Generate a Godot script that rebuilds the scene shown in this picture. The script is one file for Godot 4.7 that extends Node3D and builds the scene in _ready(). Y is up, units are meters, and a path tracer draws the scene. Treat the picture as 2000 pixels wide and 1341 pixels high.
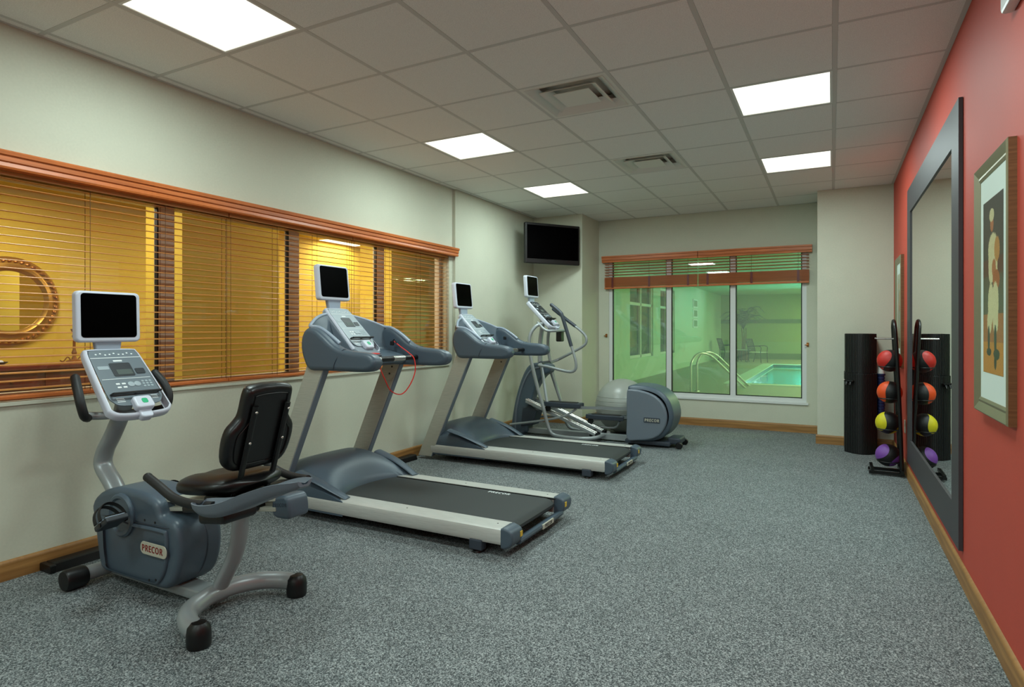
extends Node3D
# A hotel fitness room. x to the right, y up, the room runs along -z. P(x, y, d) is a point d metres in front of the camera's wall-parallel plane.

const CEIL := 2.8286
const TILE := 0.6096
const XL := -3.72
const XR := 0.585
const ZB := 8.315
const ZC := 7.65
const ZF := -4.6
const WIN_L0 := 0.55
const WIN_L1 := 5.58
const GRID_X := -2.423
const GRID_D := 2.286

var org := Vector3.ZERO
var taken := {}
var M := {}
var rng := RandomNumberGenerator.new()

class G:
	var v := PackedVector3Array()

	func tri(a: Vector3, b: Vector3, c: Vector3) -> void:
		v.append(a); v.append(b); v.append(c)

	func quad(a: Vector3, b: Vector3, c: Vector3, d: Vector3) -> void:
		tri(a, b, c); tri(a, c, d)

	func box(c: Vector3, s: Vector3, b := Basis()) -> void:
		var h := s * 0.5
		var p := []
		for i in 8:
			p.append(c + b * Vector3(h.x if i & 1 else -h.x, h.y if i & 2 else -h.y, h.z if i & 4 else -h.z))
		quad(p[4], p[5], p[7], p[6]); quad(p[1], p[0], p[2], p[3])
		quad(p[5], p[1], p[3], p[7]); quad(p[0], p[4], p[6], p[2])
		quad(p[6], p[7], p[3], p[2]); quad(p[0], p[1], p[5], p[4])

	func span(a: Vector3, b: Vector3) -> void:
		box((a + b) * 0.5, (b - a).abs())

	static func ccw(poly: PackedVector2Array) -> PackedVector2Array:
		var q := poly.duplicate()
		var area := 0.0
		for i in q.size():
			area += q[i].cross(q[(i + 1) % q.size()])
		if area < 0.0:
			q.reverse()
		return q

	static func inset(poly: PackedVector2Array, by: float) -> PackedVector2Array:
		var out := PackedVector2Array()
		var n := poly.size()
		for i in n:
			var a := (poly[i] - poly[(i + n - 1) % n]).normalized()
			var b := (poly[(i + 1) % n] - poly[i]).normalized()
			var na := Vector2(-a.y, a.x)
			var nb := Vector2(-b.y, b.x)
			var m := na + nb
			m = m / maxf(m.length_squared() * 0.5, 0.35)
			out.append(poly[i] + m * by)
		return out

	# a polygon in the xy plane of xf, carried from z0 to z1 with rounded rims
	func extrude(polygon: PackedVector2Array, z0: float, z1: float, bev := 0.0, xf := Transform3D(), steps := 3) -> void:
		var poly := ccw(polygon)
		var rings := []
		var n := poly.size()
		var lo := minf(z0, z1)
		var hi := maxf(z0, z1)
		if bev > 0.0:
			for k in steps + 1:
				var a := PI * 0.5 * k / steps
				rings.append([inset(poly, bev * (1.0 - sin(a))), lo + bev * (1.0 - cos(a))])
			for k in steps + 1:
				var a := PI * 0.5 * (steps - k) / steps
				rings.append([inset(poly, bev * (1.0 - sin(a))), hi - bev * (1.0 - cos(a))])
		else:
			rings = [[poly, lo], [poly, hi]]
		for r in rings.size() - 1:
			for i in n:
				var j := (i + 1) % n
				var p0: Vector2 = rings[r][0][i]
				var p1: Vector2 = rings[r][0][j]
				var q0: Vector2 = rings[r + 1][0][i]
				var q1: Vector2 = rings[r + 1][0][j]
				var za: float = rings[r][1]
				var zb: float = rings[r + 1][1]
				quad(xf * Vector3(p0.x, p0.y, za), xf * Vector3(p1.x, p1.y, za), xf * Vector3(q1.x, q1.y, zb), xf * Vector3(q0.x, q0.y, zb))
		var first: PackedVector2Array = rings[0][0]
		var last: PackedVector2Array = rings[-1][0]
		var idx := Geometry2D.triangulate_polygon(first)
		for t in range(0, idx.size(), 3):
			var a := first[idx[t]]
			var b := first[idx[t + 1]]
			var c := first[idx[t + 2]]
			if (b - a).cross(c - a) < 0.0:
				var s := b
				b = c
				c = s
			tri(xf * Vector3(a.x, a.y, lo), xf * Vector3(c.x, c.y, lo), xf * Vector3(b.x, b.y, lo))
		idx = Geometry2D.triangulate_polygon(last)
		for t in range(0, idx.size(), 3):
			var a := last[idx[t]]
			var b := last[idx[t + 1]]
			var c := last[idx[t + 2]]
			if (b - a).cross(c - a) < 0.0:
				var s := b
				b = c
				c = s
			tri(xf * Vector3(a.x, a.y, hi), xf * Vector3(b.x, b.y, hi), xf * Vector3(c.x, c.y, hi))

	static func rrect(w: float, h: float, r: float, seg := 5) -> PackedVector2Array:
		var out := PackedVector2Array()
		var cs := [Vector2(w / 2 - r, h / 2 - r), Vector2(-w / 2 + r, h / 2 - r), Vector2(-w / 2 + r, -h / 2 + r), Vector2(w / 2 - r, -h / 2 + r)]
		for k in 4:
			for i in seg + 1:
				var a := PI * 0.5 * (k + float(i) / seg)
				out.append(cs[k] + Vector2(cos(a), sin(a)) * r)
		return out

	# box with rounded edges: corner radius r in its xy outline, rim rounding e
	func rbox(c: Vector3, s: Vector3, r: float, e: float, b := Basis()) -> void:
		extrude(rrect(s.x, s.y, minf(r, minf(s.x, s.y) * 0.49)), -s.z / 2, s.z / 2, minf(e, s.z * 0.49), Transform3D(b, c), 2)

	static func curve(pts: Array, n: int) -> PackedVector3Array:
		var out := PackedVector3Array()
		var m := pts.size()
		for i in m - 1:
			var p0: Vector3 = pts[maxi(i - 1, 0)]
			var p1: Vector3 = pts[i]
			var p2: Vector3 = pts[i + 1]
			var p3: Vector3 = pts[mini(i + 2, m - 1)]
			for k in n:
				var t := float(k) / n
				out.append(0.5 * (2.0 * p1 + (p2 - p0) * t + (2.0 * p0 - 5.0 * p1 + 4.0 * p2 - p3) * t * t + (3.0 * p1 - p0 - 3.0 * p2 + p3) * t * t * t))
		out.append(pts[m - 1])
		return out

	static func curve2(pts: Array, n: int, closed := true) -> PackedVector2Array:
		var a := []
		for p in pts:
			a.append(Vector3(p[0], p[1], 0))
		var out := PackedVector2Array()
		if closed:
			var m := a.size()
			var ext := [a[m - 1]] + a + [a[0], a[1]]
			var c := curve(ext, n)
			for i in range(n, n * (m + 1)):
				out.append(Vector2(c[i].x, c[i].y))
		else:
			for p in curve(a, n):
				out.append(Vector2(p.x, p.y))
		return out

	func tube(path: PackedVector3Array, r: float, seg := 12, r1 := -1.0, flat := Vector2.ONE, up := Vector3.UP) -> void:
		if r1 < 0.0:
			r1 = r
		var n := path.size()
		var rings := []
		var nrm := Vector3.ZERO
		for i in n:
			var t := (path[mini(i + 1, n - 1)] - path[maxi(i - 1, 0)]).normalized()
			if i == 0:
				nrm = up - t * up.dot(t)
				if nrm.length() < 0.01:
					nrm = Vector3.RIGHT - t * t.x
			nrm = (nrm - t * nrm.dot(t)).normalized()
			var bn := t.cross(nrm)
			var ring := PackedVector3Array()
			var rr := lerpf(r, r1, float(i) / (n - 1))
			for k in seg:
				var a := TAU * k / seg
				ring.append(path[i] + (nrm * cos(a) * flat.x + bn * sin(a) * flat.y) * rr)
			rings.append(ring)
		loft(rings)

	# closed rings of equal size, skinned in order, ends capped
	func loft(rings: Array, caps := true, closed := true) -> void:
		for i in rings.size() - 1:
			var a: PackedVector3Array = rings[i]
			var b: PackedVector3Array = rings[i + 1]
			var n := a.size()
			for k in (n if closed else n - 1):
				var j := (k + 1) % n
				quad(a[k], a[j], b[j], b[k])
		if caps:
			for e in [0, rings.size() - 1]:
				var r: PackedVector3Array = rings[e]
				var c := Vector3.ZERO
				for p in r:
					c += p
				c /= r.size()
				for k in r.size():
					if e == 0:
						tri(c, r[(k + 1) % r.size()], r[k])
					else:
						tri(c, r[k], r[(k + 1) % r.size()])

	func lathe(profile: Array, seg: int, xf := Transform3D()) -> void:
		for i in profile.size() - 1:
			var p: Vector2 = profile[i]
			var q: Vector2 = profile[i + 1]
			for k in seg:
				var a := TAU * k / seg
				var b := TAU * (k + 1) / seg
				var p0 := xf * Vector3(p.x * cos(a), p.y, p.x * sin(a))
				var p1 := xf * Vector3(p.x * cos(b), p.y, p.x * sin(b))
				var q0 := xf * Vector3(q.x * cos(a), q.y, q.x * sin(a))
				var q1 := xf * Vector3(q.x * cos(b), q.y, q.x * sin(b))
				if p.x > 1e-5:
					tri(p0, q0, p1)
				if q.x > 1e-5:
					tri(p1, q0, q1)

	func ball(c: Vector3, r: Vector3, seg := 20, rows := 12, b := Basis()) -> void:
		var prof := []
		for i in rows + 1:
			var a := -PI / 2 + PI * i / rows
			prof.append(Vector2(maxf(cos(a), 0.0), sin(a)))
		lathe(prof, seg, Transform3D(b * Basis.from_scale(r), c))

	# flat panes keep flat normals, curved skins get smooth ones: faces that meet under the given angle share a normal
	func mesh(off := Vector3.ZERO, angle := 38.0) -> ArrayMesh:
		var nt := v.size() / 3
		var fn := PackedVector3Array()
		var at := {}
		var keys := []
		keys.resize(v.size())
		for t in nt:
			var n := (v[t * 3 + 1] - v[t * 3]).cross(v[t * 3 + 2] - v[t * 3])
			fn.append(n)
			for k in 3:
				var key := Vector3i((v[t * 3 + k] * 20000.0).round())
				keys[t * 3 + k] = key
				if not at.has(key):
					at[key] = PackedInt32Array()
				at[key].append(t)
		var lim := cos(deg_to_rad(angle))
		var pos := PackedVector3Array()
		var nor := PackedVector3Array()
		for t in nt:
			if fn[t].length_squared() < 1e-18:
				continue
			var me := fn[t].normalized()
			for k in [0, 2, 1]:
				var s := Vector3.ZERO
				for o in at[keys[t * 3 + k]]:
					if fn[o].length_squared() > 1e-18 and fn[o].normalized().dot(me) > lim:
						s += fn[o]
				pos.append(v[t * 3 + k] - off)
				nor.append(s.normalized() if s.length_squared() > 1e-18 else me)
		var arr := []
		arr.resize(Mesh.ARRAY_MAX)
		arr[Mesh.ARRAY_VERTEX] = pos
		arr[Mesh.ARRAY_NORMAL] = nor
		var m := ArrayMesh.new()
		m.add_surface_from_arrays(Mesh.PRIMITIVE_TRIANGLES, arr)
		return m

func P(x: float, y: float, d: float) -> Vector3:
	return Vector3(x, y, -d)

func numbered(called: String) -> String:
	if not taken.has(called):
		taken[called] = 0
		return called
	taken[called] += 1
	return "%s_%03d" % [called, taken[called]]

func part(parent: Node, called: String, g: G, m: Material, label := "", angle := 38.0) -> MeshInstance3D:
	var o := MeshInstance3D.new()
	o.mesh = g.mesh(org, angle)
	o.material_override = m
	o.name = called
	if label:
		o.set_meta("label", label)
	parent.add_child(o, true)
	return o

func piece(parent: Node, called: String, mesh: Mesh, m: Material, at: Vector3, b := Basis()) -> MeshInstance3D:
	var o := MeshInstance3D.new()
	o.mesh = mesh
	o.material_override = m
	o.name = called
	o.transform = Transform3D(b, at - org)
	parent.add_child(o, true)
	return o

func thing(called: String, label: String, category: String, at: Vector3, group := "") -> Node3D:
	var o := Node3D.new()
	o.name = numbered(called)
	add_child(o)
	o.position = at
	org = at
	o.set_meta("label", label)
	o.set_meta("category", category)
	if group:
		o.set_meta("group", group)
	return o

func struct(called: String, g: G, m: Material, label := "") -> MeshInstance3D:
	org = Vector3.ZERO
	var o := part(self, called, g, m)
	o.set_meta("kind", "structure")
	if label:
		o.set_meta("label", label)
	return o

func words(parent: Node, called: String, text: String, size: float, depth: float, m: Material, at: Vector3, b: Basis) -> MeshInstance3D:
	var t := TextMesh.new()
	var f := SystemFont.new()
	f.font_names = PackedStringArray(["Droid Sans"])
	f.font_weight = 700
	t.font = f
	t.text = text
	t.font_size = 64
	t.pixel_size = size / 64.0
	t.depth = depth
	return piece(parent, called, t, m, at, b)

# ------------------------------------------------------------------ materials
func noise_image(size: int, seed_at: int, freq: float, kind := FastNoiseLite.TYPE_SIMPLEX_SMOOTH, octaves := 3, stretch := Vector2.ONE) -> PackedFloat32Array:
	# a field from 0 to 1 that tiles: four shifted copies blended towards the edges
	var n := FastNoiseLite.new()
	n.seed = seed_at
	n.noise_type = kind
	n.frequency = freq
	n.fractal_octaves = octaves
	var out := PackedFloat32Array()
	out.resize(size * size)
	for y in size:
		for x in size:
			var u := float(x) / size
			var w := float(y) / size
			var a := n.get_noise_2d(x * stretch.x, y * stretch.y)
			var b := n.get_noise_2d((x - size) * stretch.x, y * stretch.y)
			var c := n.get_noise_2d(x * stretch.x, (y - size) * stretch.y)
			var d := n.get_noise_2d((x - size) * stretch.x, (y - size) * stretch.y)
			out[y * size + x] = lerpf(lerpf(a, b, u), lerpf(c, d, u), w) * 0.5 + 0.5
	return out

func paint(size: int, f: Callable) -> ImageTexture:
	var bytes := PackedByteArray()
	bytes.resize(size * size * 3)
	for i in size * size:
		var c: Color = f.call(i)
		bytes[i * 3] = int(clampf(c.r, 0, 1) * 255.0)
		bytes[i * 3 + 1] = int(clampf(c.g, 0, 1) * 255.0)
		bytes[i * 3 + 2] = int(clampf(c.b, 0, 1) * 255.0)
	return ImageTexture.create_from_image(Image.create_from_data(size, size, false, Image.FORMAT_RGB8, bytes))

func mat(called: String, c: Color, rough: float, metal := 0.0, spec := 0.5) -> StandardMaterial3D:
	var m := StandardMaterial3D.new()
	m.resource_name = called
	m.albedo_color = c
	m.roughness = rough
	m.metallic = metal
	m.metallic_specular = spec
	M[called] = m
	return m

func textured(m: StandardMaterial3D, t: Texture2D, scale: Vector3, world := true) -> StandardMaterial3D:
	m.albedo_texture = t
	m.uv1_triplanar = true
	m.uv1_world_triplanar = world
	m.uv1_scale = scale
	return m

func materials() -> void:
	rng.seed = 11
	# speckled rubber floor
	var fs := 1024
	var grain := PackedFloat32Array()
	grain.resize(fs * fs)
	for i in fs * fs:
		grain[i] = rng.randf()
	var soft := noise_image(256, 5, 0.02)
	var floor_tex := paint(fs, func(i: int) -> Color:
		var x := i % fs
		var y := i / fs
		var x1 := (x + 1) % fs
		var y1 := (y + 1) % fs
		var s: float = (grain[i] + grain[y * fs + x1] + grain[y1 * fs + x] + grain[y1 * fs + x1]) * 0.25
		var k := clampf((s - 0.5) * 2.25 + 0.5, 0.0, 1.0)
		var big: float = soft[(y / 4) * 256 + x / 4] - 0.5
		return Color(0.18, 0.205, 0.215).lerp(Color(0.72, 0.745, 0.74), clampf(k + big * 0.12, 0.0, 1.0)))
	textured(mat("rubber_floor", Color(0.93, 0.93, 0.93), 0.62, 0.0, 0.35), floor_tex, Vector3.ONE * 0.46)
	# mineral fibre ceiling tile
	var tile_n := noise_image(256, 8, 0.35, FastNoiseLite.TYPE_SIMPLEX, 2)
	var tile_tex := paint(256, func(i: int) -> Color:
		var k: float = 0.925 + 0.22 * (tile_n[i] - 0.5) + (rng.randf() - 0.5) * 0.07
		return Color(k, k, k))
	var tm := textured(mat("ceiling_tile", Color(0.98, 0.98, 0.96), 0.95, 0.0, 0.2), tile_tex, Vector3.ONE * 2.3)
	tm.uv1_world_triplanar = true
	mat("grid_bar", Color(0.77, 0.77, 0.75), 0.6)
	# painted walls with a roller stipple
	var stip := noise_image(256, 21, 0.16, FastNoiseLite.TYPE_SIMPLEX, 2)
	var patch := noise_image(256, 22, 0.012)
	var wall_tex := paint(256, func(i: int) -> Color:
		var k: float = 0.965 + 0.03 * (stip[i] - 0.5) + 0.03 * (patch[i] - 0.5)
		return Color(k, k, k))
	textured(mat("cream_paint", Color(0.815, 0.82, 0.745), 0.72, 0.0, 0.35), wall_tex, Vector3.ONE * 1.1)
	textured(mat("red_paint", Color(0.76, 0.30, 0.235), 0.62, 0.0, 0.4), wall_tex, Vector3.ONE * 1.1)
	textured(mat("yellow_paint", Color(0.87, 0.745, 0.27), 0.7, 0.0, 0.35), wall_tex, Vector3.ONE * 1.1)
	textured(mat("green_paint", Color(0.60, 0.66, 0.40), 0.7, 0.0, 0.35), wall_tex, Vector3.ONE * 0.7)
	textured(mat("pale_green_paint", Color(0.74, 0.82, 0.72), 0.7, 0.0, 0.35), wall_tex, Vector3.ONE * 0.7)
	# wood
	var gr := noise_image(256, 31, 0.03, FastNoiseLite.TYPE_SIMPLEX_SMOOTH, 4, Vector2(0.25, 5.0))
	var wood_tex := paint(256, func(i: int) -> Color:
		var k: float = clampf((gr[i] - 0.5) * 1.7 + 0.5, 0.0, 1.0)
		return Color(0.74, 0.70, 0.64).lerp(Color(1.0, 1.0, 1.0), k))
	textured(mat("cherry_wood", Color(0.86, 0.48, 0.23), 0.42), wood_tex, Vector3(0.9, 0.9, 0.9))
	textured(mat("slat_wood", Color(0.87, 0.60, 0.31), 0.45), wood_tex, Vector3(0.9, 0.9, 0.9))
	textured(mat("oak_base", Color(0.68, 0.50, 0.28), 0.5), wood_tex, Vector3(0.8, 0.8, 0.8))
	textured(mat("mahogany", Color(0.44, 0.105, 0.06), 0.35), wood_tex, Vector3(1.2, 1.2, 1.2))
	textured(mat("walnut_edge", Color(0.52, 0.36, 0.22), 0.5), wood_tex, Vector3(2.0, 2.0, 2.0), false)
	mat("cord", Color(0.36, 0.24, 0.11), 0.8)
	mat("mullion", Color(0.80, 0.76, 0.69), 0.5)
	mat("gasket", Color(0.03, 0.03, 0.03), 0.6)
	mat("white_frame", Color(0.86, 0.87, 0.86), 0.4)
	var glass := mat("glass", Color(0.80, 0.95, 0.85, 0.06), 0.02)
	glass.transparency = BaseMaterial3D.TRANSPARENCY_ALPHA
	# machines
	var flake := noise_image(128, 41, 0.5, FastNoiseLite.TYPE_SIMPLEX, 1)
	var flake_tex := paint(128, func(i: int) -> Color:
		var k: float = 0.93 + 0.14 * (flake[i] - 0.5)
		return Color(k, k, k))
	textured(mat("slate_plastic", Color(0.315, 0.375, 0.425), 0.40), flake_tex, Vector3.ONE * 6.0, false)
	textured(mat("slate_light", Color(0.45, 0.495, 0.54), 0.42), flake_tex, Vector3.ONE * 6.0, false)
	textured(mat("slate_dark", Color(0.225, 0.26, 0.305), 0.5), flake_tex, Vector3.ONE * 6.0, false)
	mat("rim_plastic", Color(0.60, 0.65, 0.71), 0.35)
	var brush := noise_image(128, 43, 0.05, FastNoiseLite.TYPE_SIMPLEX, 2, Vector2(0.3, 8.0))
	var brush_tex := paint(128, func(i: int) -> Color:
		var k: float = 0.93 + 0.14 * (brush[i] - 0.5)
		return Color(k, k, k))
	textured(mat("aluminium", Color(0.83, 0.835, 0.81), 0.38, 0.2), brush_tex, Vector3.ONE * 3.0, false)
	textured(mat("upright_metal", Color(0.73, 0.73, 0.675), 0.45, 0.12), brush_tex, Vector3.ONE * 3.0, false)
	mat("silver_tube", Color(0.60, 0.625, 0.63), 0.34, 0.25)
	mat("chrome", Color(0.80, 0.80, 0.78), 0.27, 1.0)
	mat("console_white", Color(0.79, 0.81, 0.86), 0.36)
	mat("console_face", Color(0.40, 0.445, 0.475), 0.4)
	mat("console_keys_and_sheen", Color(0.60, 0.65, 0.675), 0.4)  # pale keys; as treadmill face plate, a glossy reflection put into the colour
	mat("console_dark", Color(0.16, 0.18, 0.20), 0.4)
	mat("lcd", Color(0.33, 0.37, 0.36), 0.25)
	mat("print_white", Color(0.88, 0.90, 0.90), 0.5)
	mat("print_green", Color(0.10, 0.66, 0.45), 0.5)
	mat("screen_black", Color(0.004, 0.004, 0.005), 0.3, 0.0, 0.1)
	mat("black_plastic", Color(0.018, 0.018, 0.02), 0.42)
	mat("black_grip", Color(0.05, 0.052, 0.055), 0.55)
	mat("black_metal", Color(0.02, 0.02, 0.022), 0.35)
	textured(mat("black_vinyl", Color(0.045, 0.047, 0.05), 0.36), flake_tex, Vector3.ONE * 9.0, false)
	textured(mat("belt", Color(0.20, 0.22, 0.22), 0.65), flake_tex, Vector3.ONE * 7.0, false)
	mat("plate", Color(0.74, 0.73, 0.66), 0.4)
	mat("ink", Color(0.12, 0.10, 0.10), 0.5)
	mat("ink_red", Color(0.50, 0.10, 0.08), 0.5)
	mat("sticker_yellow", Color(0.86, 0.72, 0.22), 0.5)
	mat("red_cord", Color(0.86, 0.16, 0.12), 0.5)
	mat("ball_grey", Color(0.60, 0.615, 0.585), 0.33)
	mat("rubber_black", Color(0.035, 0.036, 0.038), 0.5)
	mat("rubber_red", Color(0.72, 0.12, 0.07), 0.5)
	mat("rubber_orange", Color(0.86, 0.29, 0.06), 0.5)
	mat("rubber_yellow", Color(0.80, 0.75, 0.06), 0.5)
	mat("rubber_purple", Color(0.44, 0.24, 0.58), 0.5)
	mat("cooler_black", Color(0.10, 0.104, 0.104), 0.42)
	mat("cooler_panel", Color(0.24, 0.25, 0.24), 0.5)
	mat("cup_blue", Color(0.12, 0.17, 0.33), 0.3)
	mat("paper_white", Color(0.86, 0.86, 0.84), 0.7)
	mat("charcoal_frame", Color(0.235, 0.22, 0.235), 0.52)
	mat("mirror", Color(0.93, 0.95, 0.93), 0.0, 1.0)
	mat("pewter_frame", Color(0.55, 0.53, 0.42), 0.42, 0.45)
	mat("mat_board", Color(0.82, 0.87, 0.83), 0.8)
	var lens := mat("diffuser", Color(0.95, 0.95, 0.92), 0.5)
	lens.emission_enabled = true
	lens.emission = Color(1.0, 1.0, 0.93)
	lens.emission_energy_multiplier = 1.7
	mat("vent_metal", Color(0.86, 0.86, 0.83), 0.5)
	mat("gold", Color(0.72, 0.55, 0.24), 0.35, 0.8)
	mat("brass", Color(0.62, 0.40, 0.20), 0.35, 0.8)
	textured(mat("deck_concrete", Color(0.60, 0.60, 0.48), 0.6), wall_tex, Vector3.ONE * 0.5)
	mat("pool_tile", Color(0.06, 0.80, 0.80), 0.3)
	mat("tile_band", Color(0.10, 0.30, 0.30), 0.3)
	mat("wain_tile", Color(0.56, 0.64, 0.42), 0.4)
	mat("wain_dark", Color(0.34, 0.42, 0.25), 0.4)
	var water := mat("water", Color(0.10, 0.80, 0.76, 0.30), 0.03)
	water.transparency = BaseMaterial3D.TRANSPARENCY_ALPHA
	mat("wicker", Color(0.06, 0.055, 0.045), 0.6)
	mat("sling", Color(0.10, 0.09, 0.07), 0.8)
	mat("palm_green", Color(0.10, 0.17, 0.05), 0.6)
	mat("terracotta", Color(0.35, 0.20, 0.12), 0.8)
	mat("lobby_floor", Color(0.32, 0.20, 0.10), 0.5)
	mat("dusk_glass", Color(0.03, 0.07, 0.05), 0.05)
	mat("art_print", Color(0.45, 0.55, 0.42), 0.6)

# ------------------------------------------------------------------ the room
func _ready() -> void:
	var cam := Camera3D.new()
	cam.name = "camera"
	add_child(cam)
	var near := 0.05
	cam.position = Vector3(0, 1.274, 0)
	cam.rotation.y = 0.4847
	cam.set_frustum(near * 1341.0 / 1186.0, Vector2(0, -near * 27.0 / 1186.0), near, 100.0)
	cam.current = true
	var we := WorldEnvironment.new()
	we.name = "environment"
	var env := Environment.new()
	env.background_mode = Environment.BG_COLOR
	env.background_color = Color(0.01, 0.012, 0.014)
	env.tonemap_mode = Environment.TONE_MAPPER_LINEAR
	env.tonemap_exposure = 1.0
	env.sdfgi_enabled = true
	env.ssao_enabled = true
	env.ssil_enabled = true
	we.environment = env
	add_child(we)

	materials()
	print("materials ", Time.get_ticks_msec())
	shell()
	ceiling()
	windows()
	print("room ", Time.get_ticks_msec())
	lobby()
	pool_hall()
	print("beyond ", Time.get_ticks_msec())
	treadmills()
	bike()
	elliptical()
	print("machines ", Time.get_ticks_msec())
	right_side()
	small_things()
	print("done ", Time.get_ticks_msec())

func area_light(at: Vector3, sx: float, sz: float, c: Color, energy: float, called: String) -> void:
	var l := AreaLight3D.new()
	l.name = numbered(called)
	l.area_size = Vector2(sx, sz)
	l.light_color = c
	l.light_energy = energy
	l.shadow_enabled = true
	l.area_range = 30.0
	l.area_attenuation = 2.0
	add_child(l)
	l.position = at
	l.rotation_degrees.x = -90.0

func shell() -> void:
	var g := G.new()
	g.span(P(XL - 0.2, -0.15, ZF - 0.2), P(XR + 0.2, 0.0, ZB + 0.15))
	struct("floor", g, M.rubber_floor, "grey speckled rubber floor")
	# left wall: below, above and beside the long window
	g = G.new()
	var x0 := XL - 0.18
	g.span(P(x0, 0, ZF - 0.2), P(XL, 0.90, ZB))
	g.span(P(x0, 2.10, ZF - 0.2), P(XL, CEIL + 0.3, ZB))
	g.span(P(x0, 0.90, ZF - 0.2), P(XL, 2.10, WIN_L0))
	g.span(P(x0, 0.90, WIN_L1), P(XL, 2.10, ZB))
	g.span(P(XL, 0, 5.66), P(XL + 0.03, CEIL + 0.05, ZC))
	struct("wall_left", g, M.cream_paint, "cream painted wall with a long window")
	# column in the far left corner
	g = G.new()
	g.span(P(XL, 0, ZC), P(-2.965, CEIL + 0.05, ZB))
	struct("wall_corner", g, M.cream_paint, "cream boxed column in the far corner")
	# back wall around its window
	g = G.new()
	var zb2 := ZB + 0.15
	g.span(P(-2.965, 0, ZB), P(-0.10, 0.37, zb2))
	g.span(P(-2.965, 2.29, ZB), P(-0.10, CEIL + 0.3, zb2))
	g.span(P(-2.965, 0.37, ZB), P(-2.815, 2.29, zb2))
	g.span(P(-0.275, 0.37, ZB), P(-0.10, 2.29, zb2))
	g.span(P(XL - 0.18, 0, ZB), P(-2.965, CEIL + 0.3, zb2))
	g.span(P(-0.10, 0, ZB), P(XR + 0.15, CEIL + 0.3, zb2))
	struct("wall_back", g, M.cream_paint, "cream wall round the pool window")
	g = G.new()
	g.span(P(-0.143, 0, 7.62), P(XR, CEIL + 0.05, ZB))
	struct("wall_column", g, M.cream_paint, "cream boxed column beside the red wall")
	g = G.new()
	g.span(P(XR, 0, ZF - 0.2), P(XR + 0.15, CEIL + 0.3, ZB))
	struct("wall_right", g, M.red_paint, "terracotta red painted wall")
	g = G.new()
	g.span(P(XL - 0.18, 0, ZF - 0.2), P(XR + 0.15, CEIL + 0.3, ZF))
	struct("wall_front", g, M.cream_paint)
	# baseboards
	var prof := PackedVector2Array([Vector2(0, 0), Vector2(0.016, 0), Vector2(0.016, 0.078), Vector2(0.013, 0.09), Vector2(0.007, 0.097), Vector2(0, 0.10)])
	base_run("baseboard_left", P(XL, 0, ZF), P(XL, 0, 5.66), Vector3(1, 0, 0), prof)
	base_run("baseboard_left_far", P(XL + 0.03, 0, 5.66), P(XL + 0.03, 0, ZC), Vector3(1, 0, 0), prof)
	base_run("baseboard_corner", P(XL + 0.03, 0, ZC), P(-2.965, 0, ZC), Vector3(0, 0, 1), prof)
	base_run("baseboard_corner_side", P(-2.965, 0, ZC), P(-2.965, 0, ZB), Vector3(1, 0, 0), prof)
	base_run("baseboard_back", P(-2.965, 0, ZB), P(-0.143, 0, ZB), Vector3(0, 0, 1), prof)
	base_run("baseboard_column", P(-0.159, 0, 7.62), P(XR, 0, 7.62), Vector3(0, 0, 1), prof)
	base_run("baseboard_right", P(XR, 0, ZF), P(XR, 0, 7.62), Vector3(-1, 0, 0), prof)
	base_run("baseboard_front", P(XL, 0, ZF), P(XR, 0, ZF), Vector3(0, 0, -1), prof)

func base_run(called: String, a: Vector3, b: Vector3, out: Vector3, prof: PackedVector2Array) -> void:
	var along := (b - a).normalized()
	var z := out.cross(Vector3.UP)
	var g := G.new()
	var xf := Transform3D(Basis(out, Vector3.UP, z), a)
	var d := (b - a).dot(z)
	g.extrude(prof, 0.0, d, 0.0, xf)
	struct(called, g, M.oak_base, "tan wooden baseboard")

const PANELS := [[-1, -1], [-1, 3], [-1, 6], [3, -1], [3, 3], [3, 6], [-1, -5], [3, -5], [-1, -9], [3, -9]]  # the rearmost row, behind the camera, is added unseen for fill light
const VENTS := [[1, 2], [1, 5]]

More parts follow.
